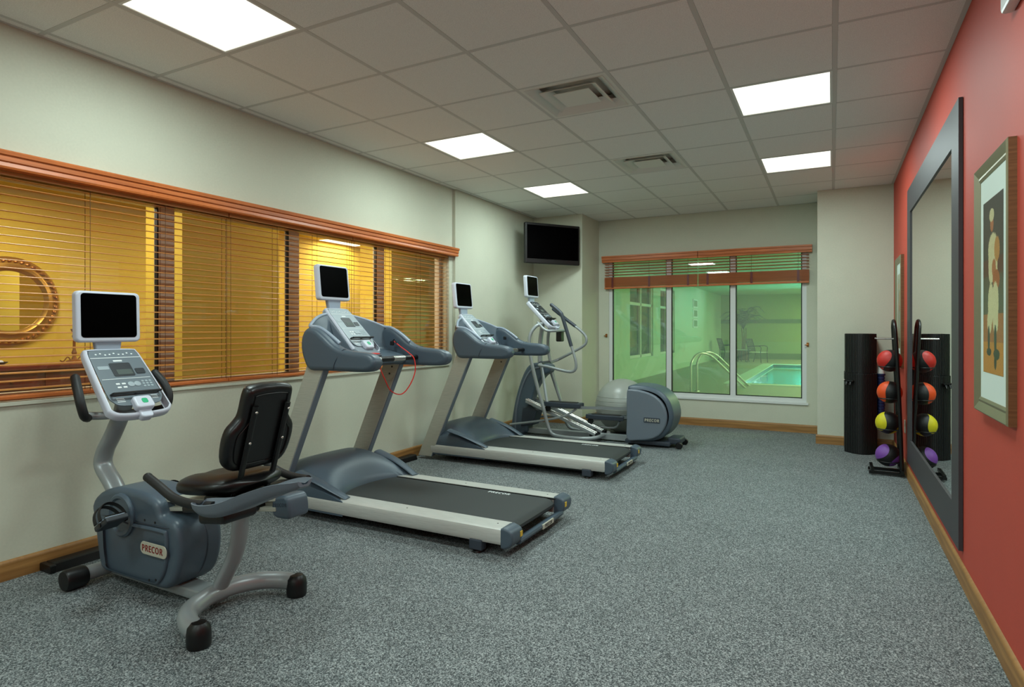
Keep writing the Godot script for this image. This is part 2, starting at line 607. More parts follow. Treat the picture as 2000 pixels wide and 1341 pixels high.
func ceiling() -> void:
	org = Vector3.ZERO
	var g := G.new()
	g.span(P(XL - 0.2, CEIL + 0.10, ZF - 0.2), P(XR + 0.2, CEIL + 0.30, ZB + 0.1))
	var c := struct("ceiling", g, M.ceiling_tile, "suspended ceiling of square fibre tiles")
	var skip := {}
	for p in PANELS:
		skip[Vector2i(p[0], p[1])] = true
	for p in VENTS:
		skip[Vector2i(p[0], p[1])] = true
	var full: ArrayMesh = null
	for i in range(-3, 5):
		for j in range(-12, 11):
			var xa := maxf(GRID_X + i * TILE, XL)
			var xb := minf(GRID_X + (i + 1) * TILE, XR)
			var da := maxf(GRID_D + j * TILE, ZF)
			var db := minf(GRID_D + (j + 1) * TILE, ZB)
			if xb - xa < 0.02 or db - da < 0.02 or skip.has(Vector2i(i, j)):
				continue
			var w := xb - xa - 0.021
			var h := db - da - 0.021
			var at := P((xa + xb) / 2, CEIL + 0.008, (da + db) / 2)
			if w > 0.585 and h > 0.585 and full:
				piece(c, "ceiling_tile", full, M.ceiling_tile, at)
				continue
			var t := G.new()
			t.extrude(PackedVector2Array([Vector2(-w / 2, -h / 2), Vector2(w / 2, -h / 2), Vector2(w / 2, h / 2), Vector2(-w / 2, h / 2)]), -0.008, 0.008, 0.004, Transform3D(Basis(Vector3.RIGHT, PI / 2), Vector3.ZERO), 1)
			var me := t.mesh()
			if w > 0.585 and h > 0.585:
				full = me
			piece(c, "ceiling_tile", me, M.ceiling_tile, at)
	for i in range(-2, 6):
		var x := GRID_X + i * TILE
		if x > XL + 0.01 and x < XR - 0.01:
			g = G.new()
			g.span(P(x - 0.012, CEIL, ZF), P(x + 0.012, CEIL + 0.006, ZB))
			g.span(P(x - 0.002, CEIL + 0.006, ZF), P(x + 0.002, CEIL + 0.04, ZB))
			part(c, "grid_bar", g, M.grid_bar)
	for j in range(-12, 11):
		var d := GRID_D + j * TILE
		if d > ZF + 0.01 and d < ZB - 0.01:
			g = G.new()
			g.span(P(XL, CEIL + 0.0005, d - 0.012), P(XR, CEIL + 0.0055, d + 0.012))
			g.span(P(XL, CEIL + 0.0055, d - 0.002), P(XR, CEIL + 0.04, d + 0.002))
			part(c, "grid_bar", g, M.grid_bar)
	g = G.new()
	g.span(P(XL, CEIL - 0.001, ZF), P(XL + 0.024, CEIL + 0.004, 5.66))
	g.span(P(XL + 0.03, CEIL - 0.001, 5.66), P(XL + 0.054, CEIL + 0.004, ZC))
	g.span(P(XR - 0.024, CEIL - 0.001, ZF), P(XR, CEIL + 0.004, 7.62))
	g.span(P(-2.965, CEIL - 0.001, ZB - 0.024), P(-0.143, CEIL + 0.004, ZB))
	part(c, "edge_angle", g, M.grid_bar)
	var where := ["over the recumbent bike", "over the nearer treadmill's console", "over the elliptical trainer", "ahead of the red wall, before the framed print", "over the floor beside the wide mirror, nearer the air vents", "over the medicine ball rack end of the room", "in the part of the room behind the bike", "beside the red wall, behind the bike", "added for fill light by the front wall, lobby window side", "added for fill light by the front wall, red wall side"]
	for k in PANELS.size():
		var p: Array = PANELS[k]
		var x: float = GRID_X + (p[0] + 0.5) * TILE
		var d: float = GRID_D + (p[1] + 0.5) * TILE
		var t := thing("ceiling_light", "square glowing ceiling light panel " + where[k], "light", P(x, CEIL, d), "recessed ceiling light panels")
		var h := TILE / 2 - 0.006
		g = G.new()
		for s in [-1, 1]:
			g.span(P(x + s * h, CEIL + 0.001, d - h), P(x + s * (h - 0.02), CEIL + 0.05, d + h))
			g.span(P(x - h + 0.02, CEIL + 0.001, d + s * h), P(x + h - 0.02, CEIL + 0.05, d + s * (h - 0.02)))
		part(t, "frame", g, M.white_frame)
		g = G.new()
		g.span(P(x - h + 0.02, CEIL + 0.006, d - h + 0.02), P(x + h - 0.02, CEIL + 0.012, d + h - 0.02))
		part(t, "diffuser", g, M.diffuser, "white glowing diffuser")
		area_light(P(x, CEIL - 0.004, d), 0.55, 0.55, Color(0.91, 1.0, 0.99), LAMP, "panel_light")
	for k in VENTS.size():
		var p: Array = VENTS[k]
		var x: float = GRID_X + (p[0] + 0.5) * TILE
		var d: float = GRID_D + (p[1] + 0.5) * TILE
		var t := thing("air_vent", ["square ceiling air vent of nested louvres near the lights over the treadmills", "square ceiling air vent of nested louvres toward the pool window"][k], "vent", P(x, CEIL, d), "ceiling air vents")
		var h := TILE / 2 - 0.006
		g = G.new()
		ring(g, x, d, h, h - 0.035, CEIL + 0.0, CEIL + 0.006)
		part(t, "frame", g, M.vent_metal)
		g = G.new()
		g.span(P(x - h + 0.036, CEIL + 0.090, d - h + 0.036), P(x + h - 0.036, CEIL + 0.096, d + h - 0.036))
		ring(g, x, d, h - 0.036, h - 0.04, CEIL + 0.003, CEIL + 0.085)
		part(t, "duct_box", g, M.vent_metal)
		for q in [[0.268, 0.205, 0.0], [0.195, 0.135, -0.002]]:
			g = G.new()
			louvre(g, x, d, q[0], q[1], CEIL - 0.004 + q[2], CEIL + 0.034 + q[2])
			part(t, "louvre", g, M.vent_metal)
		g = G.new()
		louvre(g, x, d, 0.125, 0.118, CEIL - 0.004, CEIL - 0.002)
		g.span(P(x - 0.118, CEIL - 0.002, d - 0.118), P(x + 0.118, CEIL + 0.001, d + 0.118))
		part(t, "centre_plate", g, M.vent_metal)

func ring(g: G, x: float, d: float, ho: float, hi: float, y0: float, y1: float) -> void:
	for s in [-1, 1]:
		g.span(P(x + s * ho, y0, d - ho), P(x + s * hi, y1, d + ho))
		g.span(P(x - hi, y0, d + s * ho), P(x + hi, y1, d + s * hi))

func louvre(g: G, x: float, d: float, ho: float, hi: float, y_out: float, y_in: float) -> void:
	# sloping square collar: high at its outer rim, low at its inner rim
	for k in 4:
		var b := Basis(Vector3.UP, PI / 2 * k)
		var c := P(x, 0, d)
		var o0 := c + b * Vector3(-ho, y_out, ho)
		var o1 := c + b * Vector3(ho, y_out, ho)
		var i0 := c + b * Vector3(-hi, y_in, hi)
		var i1 := c + b * Vector3(hi, y_in, hi)
		var up := Vector3(0, 0.004, 0)
		g.quad(i0, i1, o1, o0)
		g.quad(o0 + up, o1 + up, i1 + up, i0 + up)
		g.quad(o0, o1, o1 + up, o0 + up)
		g.quad(i1, i0, i0 + up, i1 + up)

const LAMP := 2.5

# ------------------------------------------------------------------ windows and blinds
func windows() -> void:
	org = Vector3.ZERO
	# long window to the lobby
	var w := Node3D.new()
	w.name = "window_1"
	w.set_meta("kind", "structure")
	w.set_meta("label", "long interior window to the yellow lobby")
	add_child(w)
	var gx := XL - 0.135
	var g := G.new()
	g.span(P(gx - 0.03, 0.90, WIN_L0), P(gx + 0.03, 0.94, WIN_L1))
	g.span(P(gx - 0.03, 2.06, WIN_L0), P(gx + 0.03, 2.10, WIN_L1))
	g.span(P(gx - 0.03, 0.94, WIN_L0), P(gx + 0.03, 2.06, WIN_L0 + 0.04))
	g.span(P(gx - 0.03, 0.94, WIN_L1 - 0.04), P(gx + 0.03, 2.06, WIN_L1))
	part(w, "window_frame", g, M.mullion)
	var mz := [1.40, 2.45, 3.51, 4.57]
	for z in mz:
		g = G.new()
		g.span(P(gx - 0.03, 0.94, z - 0.05), P(gx + 0.025, 2.06, z + 0.05))
		part(w, "mullion", g, M.mullion)
		g = G.new()
		for s in [-1, 1]:
			g.span(P(gx - 0.012, 0.94, z + s * 0.05), P(gx + 0.016, 2.06, z + s * 0.058))
		part(w, "gasket", g, M.gasket)
	var edges := [WIN_L0 + 0.04] + mz + [WIN_L1 - 0.04]
	for k in edges.size() - 1:
		g = G.new()
		g.span(P(gx - 0.003, 0.94, edges[k] + 0.03), P(gx + 0.003, 2.06, edges[k + 1] - 0.03))
		part(w, "pane", g, M.glass)
	g = G.new()
	g.span(P(XL - 0.10, 0.885, WIN_L0), P(XL + 0.012, 0.902, WIN_L1))
	part(w, "window_sill", g, M.cream_paint)
	# valance over it
	var v := thing("wooden_valance", "long orange-brown wooden valance over the lobby window blinds", "valance", P(XL + 0.04, 2.12, 3.1))
	var prof := PackedVector2Array([Vector2(0, 2.082), Vector2(0.062, 2.082), Vector2(0.066, 2.092), Vector2(0.062, 2.112), Vector2(0.070, 2.118), Vector2(0.070, 2.142), Vector2(0.080, 2.148), Vector2(0.082, 2.164), Vector2(0.074, 2.172), Vector2(0, 2.172)])
	g = G.new()
	g.extrude(prof, -0.35, -5.67, 0.0, Transform3D(Basis(), Vector3(XL, 0, 0)))
	part(v, "moulding", g, M.cherry_wood, "", 25.0)
	# three blinds, slats level
	var cuts := [0.60, 2.83, 4.07, 5.565]
	var say := ["long wooden blind lowered over the lobby window, beside the recumbent bike", "wooden blind lowered over the lobby window, between the bike and the nearer treadmill", "wooden blind lowered at the lobby window's far end, behind the nearer treadmill"]
	for b in 3:
		var a0: float = cuts[b] + 0.004
		var a1: float = cuts[b + 1] - 0.004
		var xs := XL - 0.032
		var t := thing("wooden_blind", say[b], "blind", P(xs, 0.92, (a0 + a1) / 2), "wooden blinds at the lobby window")
		g = G.new()
		g.extrude(G.curve2([[-0.025, -0.0015], [0.0, 0.0005], [0.025, -0.0015], [0.025, 0.0015], [0.0, 0.0035], [-0.025, 0.0015]], 1), -(a1 - a0) / 2, (a1 - a0) / 2, 0.0)
		var slat := g.mesh()
		var n := 27
		for k in n:
			var tilt := Basis(Vector3.BACK, deg_to_rad(-5.0 + rng.randf_range(-1.2, 1.2)))
			piece(t, "slat", slat, M.slat_wood, P(xs, 0.966 + k * 0.0417, (a0 + a1) / 2), tilt)
		g = G.new()
		g.rbox(P(xs, 0.925, (a0 + a1) / 2), Vector3(0.054, 0.022, a1 - a0), 0.006, 0.003)
		part(t, "bottom_rail", g, M.cherry_wood)
		g = G.new()
		g.span(P(xs - 0.03, 2.06, a0), P(xs + 0.03, 2.099, a1))
		part(t, "head_rail", g, M.slat_wood)
		var nc := int(round((a1 - a0) / 0.46))
		for k in nc + 1:
			var z := lerpf(a0 + 0.012, a1 - 0.012, float(k) / nc)
			g = G.new()
			for s in [-1, 1]:
				g.span(P(xs + s * 0.0265 - 0.0008, 0.93, z - 0.0012), P(xs + s * 0.0265 + 0.0008, 2.06, z + 0.0012))
			part(t, "ladder_cord", g, M.cord)
	# pool window
	org = Vector3.ZERO
	w = Node3D.new()
	w.name = "window_2"
	w.set_meta("kind", "structure")
	w.set_meta("label", "white framed window to the pool hall")
	add_child(w)
	var zf := ZB + 0.015
	var x0 := -2.815
	var x1 := -0.275
	g = G.new()
	g.span(P(x0, 0.37, zf), P(x1, 0.42, zf + 0.07))
	g.span(P(x0, 2.24, zf), P(x1, 2.29, zf + 0.07))
	g.span(P(x0, 0.42, zf), P(x0 + 0.045, 2.24, zf + 0.07))
	g.span(P(x1 - 0.05, 0.42, zf), P(x1, 2.24, zf + 0.07))
	g.span(P(x0 - 0.02, 0.345, ZB - 0.02), P(x1 + 0.02, 0.372, ZB + 0.08))
	part(w, "window_frame", g, M.white_frame)
	var mm := [-1.968, -1.138]
	for x in mm:
		g = G.new()
		g.span(P(x - 0.032, 0.42, zf), P(x + 0.032, 2.24, zf + 0.06))
		part(w, "mullion", g, M.white_frame)
	var ex := [x0 + 0.045, mm[0], mm[1], x1 - 0.05]
	for k in 3:
		var pa: float = ex[k] + (0.032 if k > 0 else 0.0)
		var pb: float = ex[k + 1] - (0.032 if k < 2 else 0.0)
		g = G.new()
		for s in [[pa, pa + 0.012], [pb - 0.012, pb]]:
			g.span(P(s[0], 0.42, zf + 0.02), P(s[1], 2.24, zf + 0.045))
		g.span(P(pa, 0.42, zf + 0.02), P(pb, 0.43, zf + 0.045))
		part(w, "gasket", g, M.gasket)
		g = G.new()
		g.span(P(pa + 0.002, 0.422, zf + 0.03), P(pb - 0.002, 2.238, zf + 0.035))
		part(w, "pane", g, M.glass)
		g = G.new()
		g.span(P(pa + 0.002, 0.422, zf + 0.05), P(pb - 0.002, 2.238, zf + 0.055))
		part(w, "outer_pane", g, M.glass)
	for s in [[-2.85, 1.19], [-0.262, 1.09]]:
		g = G.new()
		g.rbox(P(s[0], s[1], ZB - 0.008), Vector3(0.028, 0.05, 0.012), 0.006, 0.003)
		g.rbox(P(s[0] - 0.01, s[1] - 0.005, ZB - 0.022), Vector3(0.045, 0.012, 0.016), 0.005, 0.003)
		part(w, "cord_cleat", g, M.brass, "small brass cord cleat")
	# two raised blinds
	var vs := thing("wooden_valance", "orange-brown wooden valance over the pool window", "valance", P(-1.55, 2.27, ZB - 0.04))
	for s in [[-2.90, -1.572], [-1.566, -0.212]]:
		g = G.new()
		g.extrude(PackedVector2Array([Vector2(0, 2.225), Vector2(0.060, 2.225), Vector2(0.062, 2.25), Vector2(0.070, 2.255), Vector2(0.070, 2.29), Vector2(0.078, 2.295), Vector2(0.078, 2.315), Vector2(0.0, 2.315)]), s[0], s[1], 0.0, Transform3D(Basis(Vector3.BACK, Vector3.UP, Vector3.RIGHT).orthonormalized(), Vector3(0, 0, -ZB)))
		part(vs, "moulding", g, M.cherry_wood, "", 25.0)
	var bl := [[-2.862, -1.575, "half raised wooden blind at the pool window, toward the elliptical trainer"], [-1.563, -0.245, "half raised wooden blind at the pool window, toward the red wall"]]
	for q in bl:
		var a: float = q[0]
		var b: float = q[1]
		var zz := ZB - 0.036
		var t := thing("wooden_blind", q[2], "blind", P((a + b) / 2, 1.86, zz), "raised wooden blinds at the pool window")
		g = G.new()
		g.box(Vector3.ZERO, Vector3(b - a, 0.003, 0.05))
		var slat := g.mesh()
		for k in 5:
			piece(t, "slat", slat, M.cherry_wood, P((a + b) / 2, 2.045 + k * 0.038, zz), Basis(Vector3.RIGHT, deg_to_rad(-9)))
		for k in 22:
			piece(t, "slat", slat, M.cherry_wood, P((a + b) / 2 + rng.randf_range(-0.002, 0.002), 1.882 + k * 0.0061, zz + rng.randf_range(-0.0015, 0.0015)))
		g = G.new()
		g.rbox(P((a + b) / 2, 1.862, zz), Vector3(b - a, 0.026, 0.054), 0.006, 0.003)
		part(t, "bottom_rail", g, M.cherry_wood)
		for k in 3:
			var x := lerpf(a + 0.12, b - 0.12, k / 2.0)
			g = G.new()
			g.span(P(x - 0.0012, 1.87, zz - 0.026), P(x + 0.0012, 2.23, zz - 0.0275))
			part(t, "ladder_cord", g, M.cord)
			g = G.new()
			g.span(P(x - 0.014, 1.865, zz - 0.0275), P(x + 0.014, 2.01, zz - 0.029))
			part(t, "cord_tape", g, M.mahogany)

# ------------------------------------------------------------------ beyond the long window
func lobby() -> void:
	var xa := -5.75
	var xb := XL - 0.18
	var z0 := 0.0
	var z1 := 8.4
	var g := G.new()
	g.span(P(xa - 0.2, -0.15, z0 - 0.2), P(xb, 0.0, z1))
	struct("floor_lobby", g, M.lobby_floor)
	g = G.new()
	g.span(P(xa - 0.2, 2.40, z0 - 0.2), P(xb, 2.60, z1))
	struct("ceiling_lobby", g, M.yellow_paint)
	g = G.new()
	g.span(P(xa - 0.2, 0, z0 - 0.2), P(xa, 2.40, z1))
	struct("wall_lobby", g, M.yellow_paint, "yellow lobby wall behind the blinds")
	g = G.new()
	g.span(P(xa, 0, z0 - 0.2), P(xb, 2.40, z0))
	g.span(P(xa, 0, z1 - 0.2), P(xb, 2.40, z1))
	struct("wall_lobby_ends", g, M.yellow_paint)
	# piers that close the second and the last pane
	var pier := [[2.87, 3.77], [5.31, 6.25]]
	for k in 2:
		g = G.new()
		g.span(P(-4.75, 0, pier[k][0]), P(-4.30, 2.40, pier[k][1]))
		struct("wall_pier" if k == 0 else "wall_pier_far", g, M.yellow_paint, "yellow pier close behind the glass")
	var lamp_at := [[-4.75, 2.1], [-5.40, 5.92], [-4.55, 4.3]]
	for k in 3:
		var x: float = lamp_at[k][0]
		var d: float = lamp_at[k][1]
		var t := thing("lobby_light", ["square lobby ceiling light before the console table", "square lobby ceiling light against the yellow wall, seen between the yellow piers", "square lobby ceiling light between the yellow piers, close to the glass"][k], "light", P(x, 2.40, d), "lobby ceiling lights")
		g = G.new()
		g.span(P(x - 0.3, 2.388, d - 0.3), P(x + 0.3, 2.399, d + 0.3))
		part(t, "diffuser", g, M.diffuser)
		area_light(P(x, 2.382, d), 0.58, 0.58, Color(1.0, 0.965, 0.86), LOBBY * [0.5, 0.42, 0.7][k], "lobby_lamp")
	# console table with the round mirror over it
	var ct := thing("console_table", "dark red mahogany console table under the round mirror", "table", P(-5.55, 0, 2.3))
	g = G.new()
	g.rbox(P(-5.54, 0.985, 2.25), Vector3(0.40, 0.035, 1.32), 0.008, 0.006)
	part(ct, "tabletop", g, M.mahogany)
	g = G.new()
	g.span(P(-5.73, 0.80, 1.66), P(-5.38, 0.967, 2.84))
	part(ct, "apron", g, M.mahogany)
	for k in 3:
		g = G.new()
		g.rbox(P(-5.374, 0.885, 1.86 + k * 0.39), Vector3(0.012, 0.12, 0.34), 0.004, 0.003)
		var dr := part(ct, "drawer", g, M.mahogany)
		g = G.new()
		g.ball(P(-5.362, 0.885, 1.86 + k * 0.39), Vector3.ONE * 0.013, 10, 6)
		part(dr, "knob", g, M.brass)
	for s in [[-5.70, 1.70], [-5.41, 1.70], [-5.70, 2.80], [-5.41, 2.80]]:
		g = G.new()
		g.span(P(s[0] - 0.025, 0, s[1] - 0.025), P(s[0] + 0.025, 0.80, s[1] + 0.025))
		part(ct, "leg", g, M.mahogany)
	g = G.new()
	g.span(P(-5.73, 0.15, 1.68), P(-5.39, 0.18, 2.82))
	part(ct, "shelf", g, M.mahogany)
	var mc := P(-5.74, 1.50, 2.385)
	var mr := thing("round_mirror", "round mirror in an ornate gilded frame on the yellow lobby wall", "mirror", mc)
	var face := Basis(Vector3.BACK, Vector3.RIGHT, Vector3.UP)
	g = G.new()
	g.lathe([Vector2(0.235, 0.0), Vector2(0.345, 0.0), Vector2(0.35, 0.012), Vector2(0.335, 0.026), Vector2(0.30, 0.022), Vector2(0.285, 0.03), Vector2(0.262, 0.042), Vector2(0.245, 0.03), Vector2(0.235, 0.012), Vector2(0.235, 0.0)], 56, Transform3D(face, mc))
	part(mr, "frame", g, M.gold)
	g = G.new()
	for k in 48:
		var a := TAU * k / 48
		var c := mc + Vector3(0.024, sin(a) * 0.318, cos(a) * 0.318)
		g.ball(c, Vector3(0.012, 0.020, 0.013), 8, 5, Basis(Vector3.RIGHT, -a + 0.6))
	part(mr, "carving", g, M.brass)
	g = G.new()
	g.lathe([Vector2(0.0, 0.014), Vector2(0.238, 0.014)], 48, Transform3D(Basis(face.x, face.y, face.z) * Basis(Vector3.RIGHT, PI) * Basis.from_scale(Vector3(1, -1, -1)), mc))
	part(mr, "mirror_glass", g, M.mirror)
	var cs := thing("candlestick", "slim dark candlestick with scrolled foot on the console table", "candlestick", P(-5.50, 1.0025, 2.735))
	g = G.new()
	g.lathe([Vector2(0.0, 1.003), Vector2(0.06, 1.003), Vector2(0.055, 1.02), Vector2(0.02, 1.035), Vector2(0.012, 1.06), Vector2(0.02, 1.085), Vector2(0.011, 1.11), Vector2(0.009, 1.20), Vector2(0.018, 1.22), Vector2(0.010, 1.24), Vector2(0.024, 1.27), Vector2(0.026, 1.28), Vector2(0.0, 1.28)], 16, Transform3D(Basis(), P(-5.50, 0, 2.735)))
	part(cs, "stem", g, M.brass)
	g = G.new()
	for s in [-1, 1]:
		var pts := []
		for k in 12:
			var a := k * 0.55
			pts.append(P(-5.50, 1.03 + 0.024 * sin(a) * (1.0 - k * 0.05), 2.735 + s * (0.03 + 0.011 * k * 0.6)))
		g.tube(G.curve(pts, 2), 0.005, 6)
	part(cs, "scroll", g, M.brass)
	var bw := thing("trinket_dish", "low dark dish on the console table below the round mirror", "dish", P(-5.50, 1.0025, 2.19))
	g = G.new()
	g.lathe([Vector2(0.0, 1.003), Vector2(0.045, 1.003), Vector2(0.085, 1.028), Vector2(0.088, 1.033), Vector2(0.082, 1.032), Vector2(0.04, 1.01), Vector2(0.0, 1.009)], 24, Transform3D(Basis(), P(-5.50, 0, 2.19)))
	part(bw, "bowl", g, M.black_metal)
	g = G.new()
	for k in 3:
		g.ball(P(-5.50 + 0.02 * k, 1.03, 2.16 + 0.03 * k), Vector3.ONE * 0.018, 10, 7)
	part(bw, "pebbles", g, M.console_white)

const LOBBY := 5.0
const POOL := 9.0

# ------------------------------------------------------------------ beyond the pool window
func pool_hall() -> void:
	var xa := -4.4
	var xb := 5.0
	var z0 := ZB + 0.15
	var z1 := 28.5
	var px := -1.9
	var g := G.new()
	# deck with the basin cut out: x from px, 15.2 to 24 m
	g.span(P(xa - 0.2, -0.2, z0), P(xb + 0.2, 0.0, 15.2))
	g.span(P(xa - 0.2, -0.2, 24.0), P(xb + 0.2, 0.0, z1))
	g.span(P(xa - 0.2, -0.2, 15.2), P(px, 0.0, 24.0))
	g.span(P(4.2, -0.2, 15.2), P(xb + 0.2, 0.0, 24.0))
	struct("floor_pool", g, M.deck_concrete, "pool deck")
	g = G.new()
	g.span(P(px - 0.1, -1.5, 15.1), P(4.3, -1.4, 24.1))
	g.span(P(px - 0.1, -1.4, 15.1), P(px, -0.201, 24.1))
	g.span(P(4.2, -1.4, 15.1), P(4.3, -0.201, 24.1))
	g.span(P(px, -1.4, 15.1), P(4.2, -0.201, 15.2))
	g.span(P(px, -1.4, 24.0), P(4.2, -0.201, 24.1))
	var basin := struct("floor_basin", g, M.pool_tile, "turquoise swimming pool")
	g = G.new()
	g.span(P(px, -0.199, 23.98), P(4.2, -0.001, 24.0))
	g.span(P(px, -0.199, 15.2), P(px + 0.02, -0.001, 23.98))
	part(basin, "tile_band", g, M.tile_band)
	g = G.new()
	g.span(P(px + 0.021, -0.07, 15.2), P(4.2, -0.06, 23.979))
	part(basin, "water", g, M.water)
	g = G.new()
	for s in [[px - 0.35, 14.85, 4.4, 15.22], [px - 0.35, 23.98, 4.4, 24.35], [px - 0.35, 15.22, px + 0.02, 23.98]]:
		g.span(P(s[0], 0.0, s[1]), P(s[2], 0.02, s[3]))
	part(basin, "coping", g, M.pale_green_paint)
	for k in 3:  # underwater lamps added to brighten the turquoise water
		var lx := -0.6 + k * 1.9
		var t := thing("added_pool_lamp", "round underwater lamp added in the far pool wall to brighten the water", "light", P(lx, -0.7, 23.99), "added underwater pool lamps")
		g = G.new()
		g.lathe([Vector2(0.0, 0.03), Vector2(0.10, 0.03), Vector2(0.13, 0.015), Vector2(0.13, 0.0)], 20, Transform3D(Basis(Vector3.RIGHT, PI / 2), P(lx, -0.7, 23.995)))
		part(t, "lens", g, M.diffuser)
		var l := OmniLight3D.new()
		l.name = numbered("added_water_light")
		l.light_color = Color(0.75, 1.0, 0.95)
		l.light_energy = 6.0
		l.light_size = 0.1
		l.omni_range = 30.0
		l.omni_attenuation = 2.0
		l.shadow_enabled = true
		add_child(l)
		l.position = P(lx, -0.7, 23.80)
	g = G.new()
	g.span(P(xa - 0.2, 2.8, z0), P(xb + 0.2, 3.0, z1 + 0.2))
	struct("ceiling_pool", g, M.pale_green_paint)
	g = G.new()
	g.span(P(xa, 0, z1), P(xb, 2.8, z1 + 0.2))
	var wb := struct("wall_pool_back", g, M.green_paint, "green pool hall end wall")
	g = G.new()
	g.span(P(xa, 0.0, z1 - 0.02), P(xb, 0.75, z1))
	part(wb, "wainscot", g, M.wain_tile)
	g = G.new()
	g.span(P(xa, 1.55, z1 - 0.025), P(xb, 1.72, z1))
	g.span(P(xa, 0.0, z1 - 0.03), P(xb, 0.25, z1 - 0.02))
	part(wb, "tile_border", g, M.wain_dark)
	g = G.new()
	# left wall with two tall windows
	g.span(P(xa - 0.2, 0, z0), P(xa, 0.55, z1 + 0.2))
	g.span(P(xa - 0.2, 2.5, z0), P(xa, 2.8, z1 + 0.2))
	var open := [[11.0, 13.2], [14.6, 16.8], [17.6, 19.4]]
	var last := z0
	for o in open:
		g.span(P(xa - 0.2, 0.55, last), P(xa, 2.5, o[0]))
		last = o[1]
	g.span(P(xa - 0.2, 0.55, last), P(xa, 2.5, z1 + 0.2))
	struct("wall_pool_left", g, M.pale_green_paint)
	g = G.new()
	g.span(P(xb, 0, z0), P(xb + 0.2, 2.8, z1 + 0.2))
	struct("wall_pool_right", g, M.pale_green_paint)
	g = G.new()
	g.span(P(xa - 0.2, 0, z0 - 0.05), P(XL - 0.18, 2.8, z0))
	g.span(P(XR + 0.15, 0, z0 - 0.05), P(xb, 2.8, z0))
	struct("wall_pool_front", g, M.pale_green_paint)
	for k in 3:
		var o: Array = open[k]
		var w := Node3D.new()
		w.name = "window_%d" % (k + 3)
		w.set_meta("kind", "structure")
		add_child(w)
		org = Vector3.ZERO
		g = G.new()
		for s in [[o[0], o[0] + 0.07], [(o[0] + o[1]) / 2 - 0.04, (o[0] + o[1]) / 2 + 0.04], [o[1] - 0.07, o[1]]]:
			g.span(P(xa - 0.12, 0.55, s[0]), P(xa - 0.04, 2.5, s[1]))
		for y in [0.55, 1.9, 2.43]:
			g.span(P(xa - 0.12, y, o[0]), P(xa - 0.04, y + 0.07, o[1]))
		part(w, "window_frame", g, M.white_frame)
		g = G.new()
		g.span(P(xa - 0.10, 0.56, o[0] + 0.01), P(xa - 0.09, 2.49, o[1] - 0.01))
		part(w, "pane", g, M.dusk_glass)
	for d in [10.5, 15.0, 19.5, 24.0, 27.2]:
		for x in [1.0, 3.6]:
			var t := thing("pool_light", "long ceiling light over the pool deck and water", "light", P(x, 2.8, d), "pool hall ceiling lights")
			g = G.new()
			g.span(P(x - 0.3, 2.787, d - 0.6), P(x + 0.3, 2.798, d + 0.6))
			part(t, "diffuser", g, M.diffuser)
			area_light(P(x, 2.780, d), 0.58, 1.18, Color(0.86, 1.0, 0.68), POOL, "pool_lamp")
	# stainless grab rail
	for k in 2:
		var dz := k * 0.62
		var r := thing("grab_rail", ["bent steel pool grab rail on the deck nearer the glass", "bent steel pool grab rail farther from the glass"][k], "handrail", P(-2.47, 0, 12.3 + dz), "pool grab rails")
		g = G.new()
		g.tube(G.curve([P(-2.47, 0.0, 12.3 + dz), P(-2.47, 0.35, 12.3 + dz), P(-2.465, 0.60, 12.32 + dz), P(-2.40, 0.76, 12.45 + dz), P(-2.30, 0.80, 12.6 + dz), P(-2.16, 0.72, 12.85 + dz), P(-1.95, 0.42, 13.35 + dz), P(-1.72, 0.08, 13.9 + dz), P(-1.66, 0.0, 14.05 + dz)], 6), 0.024, 10)
		part(r, "rail", g, M.chrome)
		g = G.new()
		g.lathe([Vector2(0.0, 0.0), Vector2(0.06, 0.0), Vector2(0.055, 0.015), Vector2(0.0, 0.018)], 14, Transform3D(Basis(), P(-2.47, 0, 12.3 + dz)))
		part(r, "flange", g, M.chrome)
	# chairs and table at the far wall
	pool_chair(P(-3.75, 0, 26.0), 0.5, "dark strap patio chair by the far pool wall beside the side table, half turned away")
	pool_chair(P(-2.55, 0, 25.3), -0.35, "dark strap patio chair by the pool edge in front of the green wall")
	var tb := thing("side_table", "small low side table between the two patio chairs", "table", P(-3.1, 0, 25.6))
	g = G.new()
	g.lathe([Vector2(0, 0.46), Vector2(0.27, 0.46), Vector2(0.28, 0.475), Vector2(0.27, 0.49), Vector2(0, 0.49)], 24, Transform3D(Basis(), P(-3.1, 0, 25.6)))
	part(tb, "tabletop", g, M.white_frame)
	for k in 4:
		var a := TAU * k / 4 + 0.5
		g = G.new()
		g.tube(PackedVector3Array([P(-3.1 + 0.22 * cos(a), 0, 25.6 + 0.22 * sin(a)), P(-3.1 + 0.18 * cos(a), 0.46, 25.6 + 0.18 * sin(a))]), 0.018, 8)
		part(tb, "leg", g, M.wicker)
	# potted palm
	var pl := thing("potted_palm", "tall potted palm in the corner of the pool hall", "plant", P(-3.30, 0, 27.2))
	g = G.new()
	g.lathe([Vector2(0, 0), Vector2(0.2, 0), Vector2(0.28, 0.42), Vector2(0.30, 0.45), Vector2(0.26, 0.45), Vector2(0.25, 0.40), Vector2(0, 0.40)], 20, Transform3D(Basis(), P(-3.30, 0, 27.2)))
	part(pl, "pot", g, M.terracotta)
	for k in 3:
		g = G.new()
		g.tube(G.curve([P(-3.30 + 0.05 * k - 0.05, 0.39, 27.2), P(-3.33 + 0.06 * k, 0.9, 27.18 + 0.03 * k), P(-3.37 + 0.09 * k, 1.35, 27.2)], 4), 0.025, 7, 0.015)
		part(pl, "trunk", g, M.terracotta)
